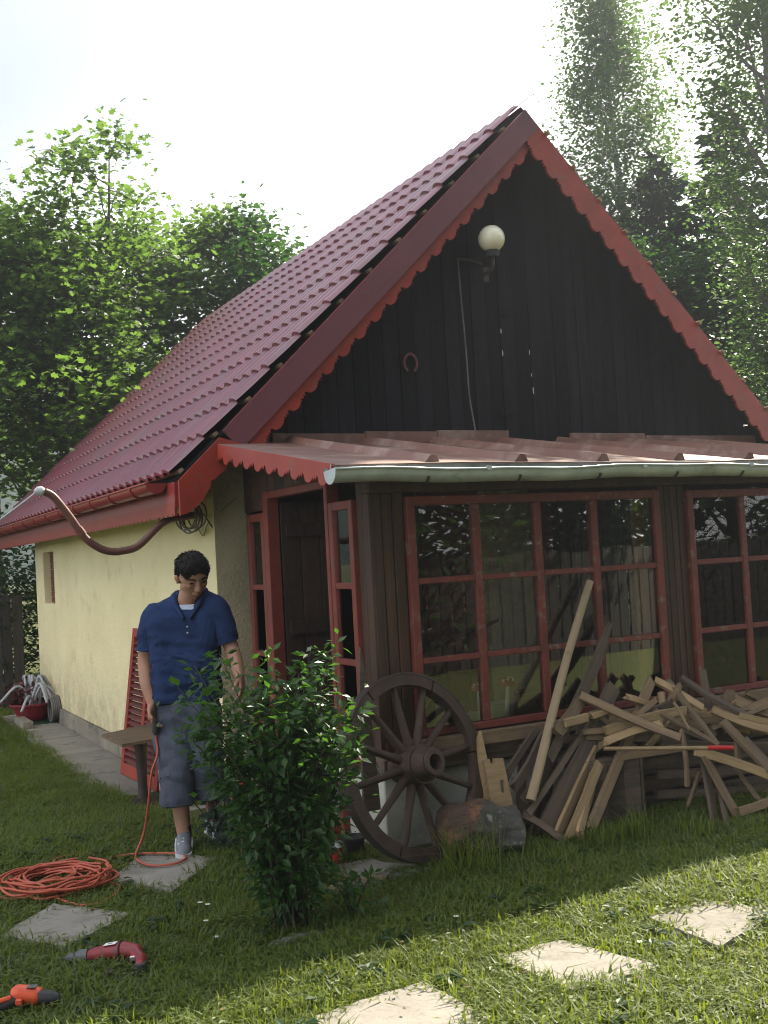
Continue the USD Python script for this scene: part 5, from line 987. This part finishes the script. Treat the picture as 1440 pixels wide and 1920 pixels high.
obj('cord_run', cat_([tube(spline([(1.672, 6.09, .70), (1.675, 6.07, .60), (1.63, 6.05, .50), (1.615, 6.09, .33), (1.60, 6.16, .15), (1.55, 6.15, .05), (1.52, 6.02, .042), (1.56, 5.86, .04), (1.68, 5.82, .04), (1.76, 5.90, .042), (1.72, 6.02, .042), (1.55, 6.16, .04), (1.42, 6.20, .03), (1.33, 6.08, .03), (1.25, 6.0, .03)], 6), .0065, 7), tube(spline([(1.30, 6.1, .03), (1.36, 6.3, .03), (1.28, 6.42, .03), (1.15, 6.35, .04), (1.1, 6.2, .05)], 5), .0062, 6), tube(spline([(.98, 5.72, .03), (1.10, 5.45, .025), (1.24, 5.48, .025), (1.33, 5.66, .025), (1.25, 5.8, .03)], 5), .0062, 6), tube(spline([(.86, 5.9, .03), (.74, 5.78, .025), (.66, 5.6, .025)], 5), .0062, 6)]), ORANGE, cord, smooth=True)
obj('socket', lathe([(0, 0), (.017, 0), (.019, .02), (.019, .055), (.012, .075), (0, .075)], 14).apply_transform(frame4((1.672, 6.09, .775), (1, 0, 0), (0, -1, 0), (0, 0, -1))), DARKRUB, cord, smooth=30)
# corded drill: local x = body axis (chuck at -x), z up
dr = thing('corded_drill', 'dark red corded power drill lying on the grass with its black cable', 'drill', mat4=frame4((1.055, 4.62, .052), unit((.82, -.56, .09)), unit((.56, .82, 0)), unit((-.07, .05, 1))))
def ell(path, ra, rb, n=16):
    V, F = [], []; a = np.linspace(0, 6.2832, n, endpoint=False)
    for p_, x_, y_ in zip(path, ra, rb): V += [np.array(p_[:3]) + np.array([0, y_ * math.sin(t), x_ * math.cos(t)]) if len(p_) == 3 else np.array(p_[:3]) + p_[3] * np.array([math.sin(.0), 0, 0]) for t in a]
    k = len(path)
    for i in range(k - 1):
        for j in range(n): F += [(i * n + j, i * n + (j + 1) % n, (i + 1) * n + (j + 1) % n), (i * n + j, (i + 1) * n + (j + 1) % n, (i + 1) * n + j)]
    V += [np.array(path[0][:3]), np.array(path[-1][:3])]
    for j in range(n): F += [(k * n, (j + 1) % n, j), (k * n + 1, (k - 1) * n + j, (k - 1) * n + (j + 1) % n)]
    return trimesh.Trimesh(np.array(V), np.array(F), process=False)
body = soft(m3.Manifold.batch_hull([ball((-.10, 0, .0), .026), ball((-.04, 0, .004), .034), ball((.045, 0, .006), .036)]) + m3.Manifold.batch_hull([ball((.045, 0, .006), .036), ball((.095, -.01, -.0), .030)]) + m3.Manifold.batch_hull([ball((.09, -.012, 0), .028), ball((.135, -.06, -.015), .021)]) + m3.Manifold.batch_hull([ball((.135, -.06, -.015), .021), ball((.15, -.115, -.022), .0215)]), .008, 6)
obj('body', body, DRILLRED, dr, smooth=40)
gc = lathe([(0, 0), (.027, 0), (.029, .03), (.024, .05), (.020, .052), (.020, .085), (.012, .092), (.006, .11), (0, .11)], 18); gc.apply_transform(frame4((-.115, 0, 0), (0, 1, 0), (0, 0, 1), (-1, 0, 0)) @ np.diag([1, 1, 1, 1])); obj('chuck', gc, GREYPLAST, dr, smooth=30)
obj('trigger', bx(.085, -.065, -.022, .112, -.042, .0, .004), STEEL, dr)
obj('base_plate', ext(LineString([(.15, -.115), (.155, -.135)]).buffer(.022), .03).apply_translation((0, 0, -.04)), DARKRUB, dr)
lab4 = frame4((-.012, -.004, .0405), unit((1, .0, .06)), (0, 1, 0), unit((-.06, 0, 1))); obj('sticker', bx(-.026, -.016, 0, .026, .016, .0012).apply_transform(lab4), STICKER, dr)
tm = meshkit.text_mesh('3', .018, .0008); tm.apply_translation((-.006, -.009, 0)); tm.apply_transform(trimesh.transformations.rotation_matrix(-1.57, (0, 0, 1))); tm.apply_translation((0, 0, .0016)); obj('lettering', tm.apply_transform(lab4), INK, dr)
obj('strap', tube([(.03 + .001 * math.cos(t), .041 * math.cos(t), .004 + .040 * math.sin(t)) for t in np.linspace(-.3, 3.3, 14)], .004, 5), DARKRUB, dr, smooth=True)
obj('plug', lathe([(0, 0), (.014, 0), (.018, .015), (.016, .04), (.008, .055), (0, .055)], 12).apply_transform(frame4((.045, -.17, -.03), (0, 0, 1), unit((1, .3, 0)), unit((-.3, 1, 0)))), DARKRUB, dr, smooth=30)
obj('cable', tube(spline([(.155, -.14, -.025), (.12, -.19, -.042), (.045, -.18, -.035), (-.05, -.16, -.046), (-.13, -.17, -.046), (-.10, -.08, -.046), (-.16, -.045, -.044), (-.25, -.10, -.046), (-.33, -.16, -.046), (-.22, -.03, -.044), (-.13, .01, .01), (-.10, .03, .02), (-.03, .042, .01), (.03, .03, .04)], 6), .0042, 6), DARKRUB, dr, smooth=True)
# cordless driver at the lower left corner
cd = thing('cordless_driver', 'orange and black cordless driver at the lower left corner', 'drill', mat4=frame4((.655, 4.33, .045), unit((.93, -.37, -.05)), unit((.37, .93, 0)), (.05, 0, 1)))
obj('motor_housing', soft(limb([((-.03, 0, .03), .033), ((.03, 0, .02), .033)]), .009, 4), ORPLAST, cd, smooth=40)
obj('chuck', lathe([(0, 0), (.028, 0), (.026, .05), (.016, .075), (0, .075)], 16).apply_transform(frame4((.045, -.005, .018), (0, 1, 0), unit((-.2, 0, 1)), unit((1, 0, -.1)))), DARKRUB, cd, smooth=30)
obj('grip', soft(limb([((-.02, 0, .02), .026), ((-.085, -.03, .0), .023), ((-.14, -.05, -.008), .024)]), .009, 4), DARKRUB, cd, smooth=40)
obj('grip_stripe', soft(limb([((-.06, -.03, .026), .010), ((-.12, -.055, .016), .010)]), .006, 3), ORPLAST, cd, smooth=40)
obj('battery', bx(-.21, -.10, -.035, -.145, .0, .02, .01), DARKRUB, cd); obj('trigger', bx(-.035, -.045, .0, -.01, -.022, .025, .005), ORPLAST, cd); obj('top_label', bx(.0, -.02, .0555, .035, .012, .057), GREYPLAST, cd)

# ================================================================ the man
MO = np.array([1.86, 6.12, 0]); FR = -FW                                # FR points to the photographer
def W(x, t, z): return MO + RT * x + FR * t + np.array([0, 0, z])
man = thing('person', 'man in a navy polo shirt and grey-blue shorts looking down, holding an orange cord', 'person')
J = dict(neck=(.040, .0, 1.435), head=(.085, .06, 1.585), chest=(.015, -.01, 1.27), belly=(.01, .015, 1.03), pel=(.008, 0, .90),
         sR=(-.155, -.01, 1.375), eR=(-.222, -.02, 1.10), wR=(-.172, .07, .875), sL=(.200, .0, 1.40), eL=(.285, .01, 1.165), wL=(.338, .11, 1.01),
         hR=(-.075, 0, .86), kR=(-.055, .06, .49), aR=(-.035, .02, .10), hL=(.085, 0, .86), kL=(.108, .0, .50), aL=(.098, -.26, .13))
def w(k): return W(*J[k])
torso = limb([(W(-.09, -.01, 1.33), .080), (W(.13, 0, 1.345), .080)]) + m3.Manifold.batch_hull([ball(W(-.105, 0, 1.31), .09), ball(W(.135, 0, 1.315), .09), ball(W(-.06, .01, 1.03), .105), ball(W(.085, .01, 1.03), .105)]) + m3.Manifold.batch_hull([ball(W(-.06, .01, 1.03), .105), ball(W(.085, .01, 1.03), .105), ball(W(-.07, -.01, .87), .105), ball(W(.085, -.01, .87), .105)])
arms = limb([(w('sR'), .052), (W(-.20, -.02, 1.22), .052), (w('eR'), .043), (W(-.205, .03, .985), .042), (w('wR'), .030)]) + limb([(w('sL'), .052), (W(.25, 0, 1.26), .052), (w('eL'), .043), (W(.315, .06, 1.085), .042), (w('wL'), .030)])
legs = limb([(w('hR'), .070), (w('kR'), .052), (W(-.06, -.01, .36), .058), (w('aR'), .037)]) + limb([(w('hL'), .070), (w('kL'), .052), (W(.108, -.10, .36), .058), (w('aL'), .037)])
neck = limb([(W(.03, -.02, 1.39), .068), (W(.055, .01, 1.47), .058), (W(.075, .03, 1.54), .058)])
# head frame: face turned to the viewer's right and down
yaw, pit = math.radians(32), math.radians(29)
hz_ = unit(RT * math.sin(yaw) * math.cos(pit) + FR * math.cos(yaw) * math.cos(pit) - np.array([0, 0, math.sin(pit)])); hx = unit(np.cross((0, 0, 1), hz_)); hy = np.cross(hz_, hx); roll = math.radians(5); HX = hx * math.cos(roll) + hy * math.sin(roll); HY = np.cross(hz_, HX); HC = W(.088, .045, 1.580); HK = 1.07
def HP(x, y, z): return HC + (HX * x + HY * y + hz_ * z) * HK
def hull(*bs): return m3.Manifold.batch_hull([ball(p_, r_ * HK, 18) for p_, r_ in bs])
head = hull((HP(0, .035, -.025), .080), (HP(0, .03, .015), .073), (HP(0, .0, -.035), .072), (HP(-.02, .015, .02), .058), (HP(.02, .015, .02), .058))
head += hull((HP(-.028, -.02, .035), .042), (HP(.028, -.02, .035), .042), (HP(-.034, -.055, .005), .034), (HP(.034, -.055, .005), .034), (HP(0, -.092, .052), .020), (HP(-.016, -.088, .047), .019), (HP(.016, -.088, .047), .019))
head += hull((HP(0, .012, .083), .009), (HP(0, -.028, .101), .0105), (HP(-.013, -.034, .092), .009), (HP(.013, -.034, .092), .009), (HP(0, -.038, .08), .012))
head += hull((HP(-.038, .022, .068), .011), (HP(.038, .022, .068), .011), (HP(0, .026, .078), .011))
head += hull((HP(-.016, -.060, .076), .009), (HP(.016, -.060, .076), .009), (HP(0, -.059, .083), .010))
for s in (-1, 1): head += hull((HP(s * .078, .008, -.012), .012), (HP(s * .083, -.002, -.02), .013), (HP(s * .077, -.028, -.010), .009)); head += hull((HP(s * .038, -.018, .060), .018), (HP(s * .044, -.03, .045), .02))
def hand(wr, d, palm_n, side, curl, parts=None):
    """palm and five fingers; d: direction of the fingers, palm_n: palm normal, side: +1 thumb along d x palm_n"""
    d = unit(d); n_ = unit(palm_n - d * (np.asarray(palm_n) @ d)); u = np.cross(d, n_) * side; wr = np.array(wr); m = m3.Manifold()
    m += m3.Manifold.batch_hull([ball(wr, .025, 14), ball(wr + d * .085 + u * .030, .0135, 14), ball(wr + d * .085 - u * .030, .0125, 14), ball(wr + d * .03 + u * .026, .016, 14), ball(wr + d * .03 - u * .022, .016, 14)])
    for k, (o, L) in enumerate([(.030, .072), (.010, .080), (-.011, .074), (-.030, .058)]):
        p_ = wr + d * .085 + u * o; dd = d; pts = [(p_ - d * .02, .0095)]
        for j, f in enumerate((.45, .32, .23)):
            c, s = math.cos(curl * (.7 + .25 * j)), math.sin(curl * (.7 + .25 * j)); dd, nn = dd * c + n_ * s, None; dd = unit(dd); p_ = p_ + dd * L * f; pts.append((p_, .0088 - .001 * j))
        m += limb(pts, 12)
    b = wr + d * .03 + u * .026; m += limb([(b, .014), (b + d * .03 + u * .028 + n_ * .012, .011), (b + d * .055 + u * .030 + n_ * .028, .0095)], 12)
    return m
torso = limb([(W(-.08, -.01, 1.33), .062), (W(.13, 0, 1.345), .062)]) + m3.Manifold.batch_hull([ball(W(-.06, -.01, 1.31), .06), ball(W(.095, -.01, 1.315), .06), ball(W(-.03, .0, .84), .06), ball(W(.055, .0, .84), .06)])
body_m = torso + arms + legs + neck
bt_ = soft(body_m, .022, 12)
hd_ = soft(head, .0065, 5); hnR = soft(hand(w('wR'), W(.03, .08, -.9) - W(0, 0, 0) + 0 * RT, RT * .9 + FR * .3, 1, .75), .006, 3); hnL = soft(hand(w('wL'), RT * .2 + FR * .35 - np.array([0, 0, .9]), -RT * .9 - FR * .2, -1, .5), .006, 3)
skin = tri(mani(bt_) + mani(hd_) + mani(hnR) + mani(hnL))
obj('body', skin, SKIN, man, smooth=60)
# features
for s in (-1, 1):
    e_ = trimesh.creation.icosphere(2, 1.0); e_.vertices = HP(s * .033, .004, .0765) + e_.vertices @ np.array([HX * .0135, HY * .0045, hz_ * .004]); obj('eye', e_, HAIR, man, smooth=True)
    obj('eyebrow', tube([HP(s * .016, .026, .0865), HP(s * .034, .031, .082), HP(s * .052, .024, .068)], [.0042, .0048, .003], 6), HAIR, man, smooth=True)
obj('mouth', tube([HP(-.024, -.0635, .076), HP(-.010, -.0605, .0905), HP(0, -.0625, .0925), HP(.010, -.0605, .0905), HP(.024, -.0635, .076)], [.002, .0048, .0042, .0048, .002], 6), LIP, man, smooth=True)
hm = hull((HP(0, .048, -.028), .086), (HP(0, .055, .012), .072), (HP(0, .008, -.045), .078), (HP(-.032, .058, .025), .050), (HP(.032, .058, .025), .050))
hm -= hull((HP(-.05, -.06, .11), .06), (HP(.05, -.06, .11), .06), (HP(-.042, .026, .128), .060), (HP(.042, .030, .128), .060), (HP(-.05, -.13, .0), .05), (HP(.05, -.13, .0), .05))
for s in (-1, 1): hm -= hull((HP(s * .10, -.005, -.015), .024), (HP(s * .09, -.03, .03), .03), (HP(s * .10, -.08, -.01), .03))
ht = soft(hm, .007, 4); gn = np.random.default_rng(5); ht.vertices += ht.vertex_normals * ((meshkit.fbm(ht.vertices * 30, 3, 6) - .52) * .016)[:, None]
tuft = []
for k in range(1500):
    i_ = gn.integers(len(ht.vertices)); p_, n_ = ht.vertices[i_], ht.vertex_normals[i_]
    crown_ = HC + HY * .10 - hz_ * .05; tdir = p_ - crown_; tdir = tdir - n_ * (tdir @ n_); tdir = unit(tdir + 1e-6) + gn.normal(0, .35, 3)
    d_ = unit(n_ * (.35 + .45 * gn.random()) + tdir); L_ = .010 + .009 * gn.random()
    tuft.append(tube([p_ - n_ * .003, p_ + d_ * L_ * .55, p_ + unit(d_ - n_ * .35) * L_], [.0022, .0019, .0005], 3, False))
obj('hair', cat_([ht] + tuft), HAIR, man, smooth=False)
# clothes
for k in range(2): obj('button', trimesh.creation.icosphere(1, .006).apply_translation(W(.060, .128, 1.30 - .035 * k)), STITCH, man)
sh_ = m3.Manifold.batch_hull([ball(W(-.115, 0, 1.325), .098), ball(W(.145, 0, 1.33), .098), ball(W(-.058, .012, 1.10), .116), ball(W(.085, .012, 1.10), .116)]) + m3.Manifold.batch_hull([ball(W(-.065, .012, 1.12), .118), ball(W(.09, .012, 1.12), .118), ball(W(-.062, .0, .90), .128), ball(W(.082, .0, .90), .128)])
sh_ += m3.Manifold.batch_hull([ball(W(-.135, -.01, 1.350), .078), ball(W(.190, -.005, 1.400), .076), ball(W(.0, -.03, 1.425), .070), ball(W(.115, -.03, 1.440), .070)])
sh_ += limb([(W(-.140, -.01, 1.352), .088), (W(-.180, -.015, 1.27), .078), (W(-.203, -.02, 1.165), .070)]) + limb([(W(.195, 0, 1.392), .084), (W(.236, 0, 1.305), .076), (W(.262, .005, 1.205), .068)])
def cut(m, p, n): return m.trim_by_plane([float(x) for x in unit(n)], float(np.dot(unit(n), p)))
def half(m, p, n):  # keep the side towards n
    return cut(m, p, n)
stt = soft(sh_, .018, 9); s2 = mani(stt)
s2 = s2 - m3.Manifold.batch_hull([ball(W(-.203, -.02, 1.10), .10), ball(W(-.24, -.02, 1.02), .10), ball(W(-.29, -.02, 1.12), .06)]).trim_by_plane([float(x) for x in -unit(W(.10, 0, 1) - W(0, 0, 0.0))*0 + np.array([0, 0, -1.0])], -1.185)
s2 = s2 - m3.Manifold.batch_hull([ball(W(.275, .005, 1.14), .085), ball(W(.34, .01, 1.08), .09)]).trim_by_plane([float(x) for x in unit(RT * .35 - np.array([0, 0, 1]))], float(np.dot(unit(RT * .35 - np.array([0, 0, 1])), W(.262, .005, 1.215))))
s2 = s2.trim_by_plane([0, 0, 1.0], .875)
v_cut = m3.Manifold.batch_hull([ball(W(.055, .14, 1.30), .006), ball(W(.0, .10, 1.43), .02), ball(W(.115, .10, 1.43), .02), ball(W(.055, .25, 1.42), .06)]) + ball(W(.058, .035, 1.475), .074)
s2 = s2 - v_cut
stm = tri(s2); dv = meshkit.fbm(stm.vertices * np.array([9, 9, 5]), 3, 3) - .5
stm = stm.subdivide_to_size(.02); dv = meshkit.fbm(stm.vertices @ np.array([[7, 0, 3], [0, 7, 3], [4, 4, 5]]), 3, 3) - .45; low = np.clip((1.36 - stm.vertices[:, 2]) * 5, .3, 1); rd = 1 - 2 * np.abs(meshkit.fbm(stm.vertices @ np.array([[5, 0, 5], [0, 5, 5], [9, 9, 3]]), 3, 12) - .5); stm.vertices += stm.vertex_normals * ((dv * .028 + (rd - .72) * .05) * low)[:, None]
obj('shirt', stm, SHIRT, man, smooth=40)
c1 = tube([W(-.025, -.06, 1.492), W(-.035, .0, 1.472), W(-.012, .065, 1.420), W(.040, .115, 1.345)], [.014, .019, .018, .010], 6); c2 = tube([W(.145, -.05, 1.500), W(.152, .01, 1.475), W(.122, .07, 1.425), W(.075, .115, 1.345)], [.014, .019, .018, .010], 6)
obj('collar', cat_([c1, c2, tube([W(-.025, -.06, 1.492), W(.06, -.085, 1.50), W(.145, -.05, 1.500)], .014, 6)]), SHIRT, man, smooth=True)
i1 = m3.Manifold.batch_hull([ball(W(.052, .088, 1.325), .006), ball(W(.0, .055, 1.405), .012), ball(W(.012, .055, 1.415), .008), ball(W(.052, .075, 1.375), .008), ball(W(.09, .055, 1.415), .008), ball(W(.106, .055, 1.405), .012)]); obj('collar_lining', soft(i1, .012, 2), COLLAR, man, smooth=40)
so = m3.Manifold.batch_hull([ball(W(-.05, 0, .915), .100), ball(W(.07, 0, .915), .100), ball(W(-.07, -.005, .78), .118), ball(W(.085, -.01, .78), .118)])
so += limb([(W(-.068, 0, .80), .114), (W(-.058, .05, .52), .095), (W(-.055, .045, .30), .090)]) + limb([(W(.083, -.005, .80), .114), (W(.108, -.01, .54), .098), (W(.108, -.06, .33), .094)])
so = mani(soft(so, .02, 8)).trim_by_plane([0, 0, -1.0], -.945)
so = so.trim_by_plane([0, 0, 1.0], .295)
sot = tri(so).subdivide_to_size(.022); dv = meshkit.fbm(sot.vertices * np.array([10, 10, 4.5]), 3, 9) - .45; rd = 1 - 2 * np.abs(meshkit.fbm(sot.vertices @ np.array([[6, 0, 4], [0, 6, 4], [5, 5, 4]]), 3, 22) - .5); sot.vertices += sot.vertex_normals * (dv * .024 + (rd - .72) * .05)[:, None]; obj('shorts', sot, DENIM, man, smooth=40)
obj('side_seam', tube([W(-.165, .02, .80), W(-.158, .05, .55), W(-.150, .048, .30)], .004, 5), STITCH, man, smooth=True)
def shoe(an, d, nm):
    d = unit(d); u = np.cross((0, 0, 1), d); a_ = np.array(an); zb = .032
    base = np.array([a_[0], a_[1], zb]); P_ = lambda f, s, z: base + d * f + u * s + np.array([0, 0, z])
    up_ = m3.Manifold.batch_hull([ball(P_(-.055, 0, .03), .034), ball(P_(-.04, 0, .07), .040), ball(P_(.02, 0, .06), .042), ball(P_(.06, 0, .03), .040)]) + m3.Manifold.batch_hull([ball(P_(.06, 0, .03), .040), ball(P_(.13, .008, .02), .038), ball(P_(.165, .005, .008), .030), ball(P_(.06, 0, .015), .045)])
    x = part('shoe', man); obj('upper', soft(up_, .01, 6), SHOE, x, smooth=60)
    ol = LineString([(-.05, 0), (.05, 0), (.15, .004)]).buffer(.047); sl = ext(ol, .034); sl.apply_transform(frame4((a_[0], a_[1], .012), d, u, (0, 0, 1))); obj('sole', sl, SOLE, x, smooth=30)
    for f in (.03, .06, .09): obj('lace', tube([P_(f, -.03, .075 - f * .3), P_(f + .005, 0, .094 - f * .33), P_(f, .03, .075 - f * .3)], .004, 5), STICKER, x, smooth=True)
    for s in (-1, 1): obj('side_stripe', tube([P_(.10, s * .043, .008), P_(.05, s * .046, .035), P_(.01, s * .044, .06)], .006, 5), SOLE, x, smooth=True)
    obj('sock', tube([P_(-.012, 0, .055), P_(-.012, 0, .125)], [.044, .044], 12), DARKRUB, x, smooth=True)
shoe(w('aR'), FR + RT * .12, 'shoe'); shoe(w('aL'), FR * .8 + RT * .55, 'shoe')
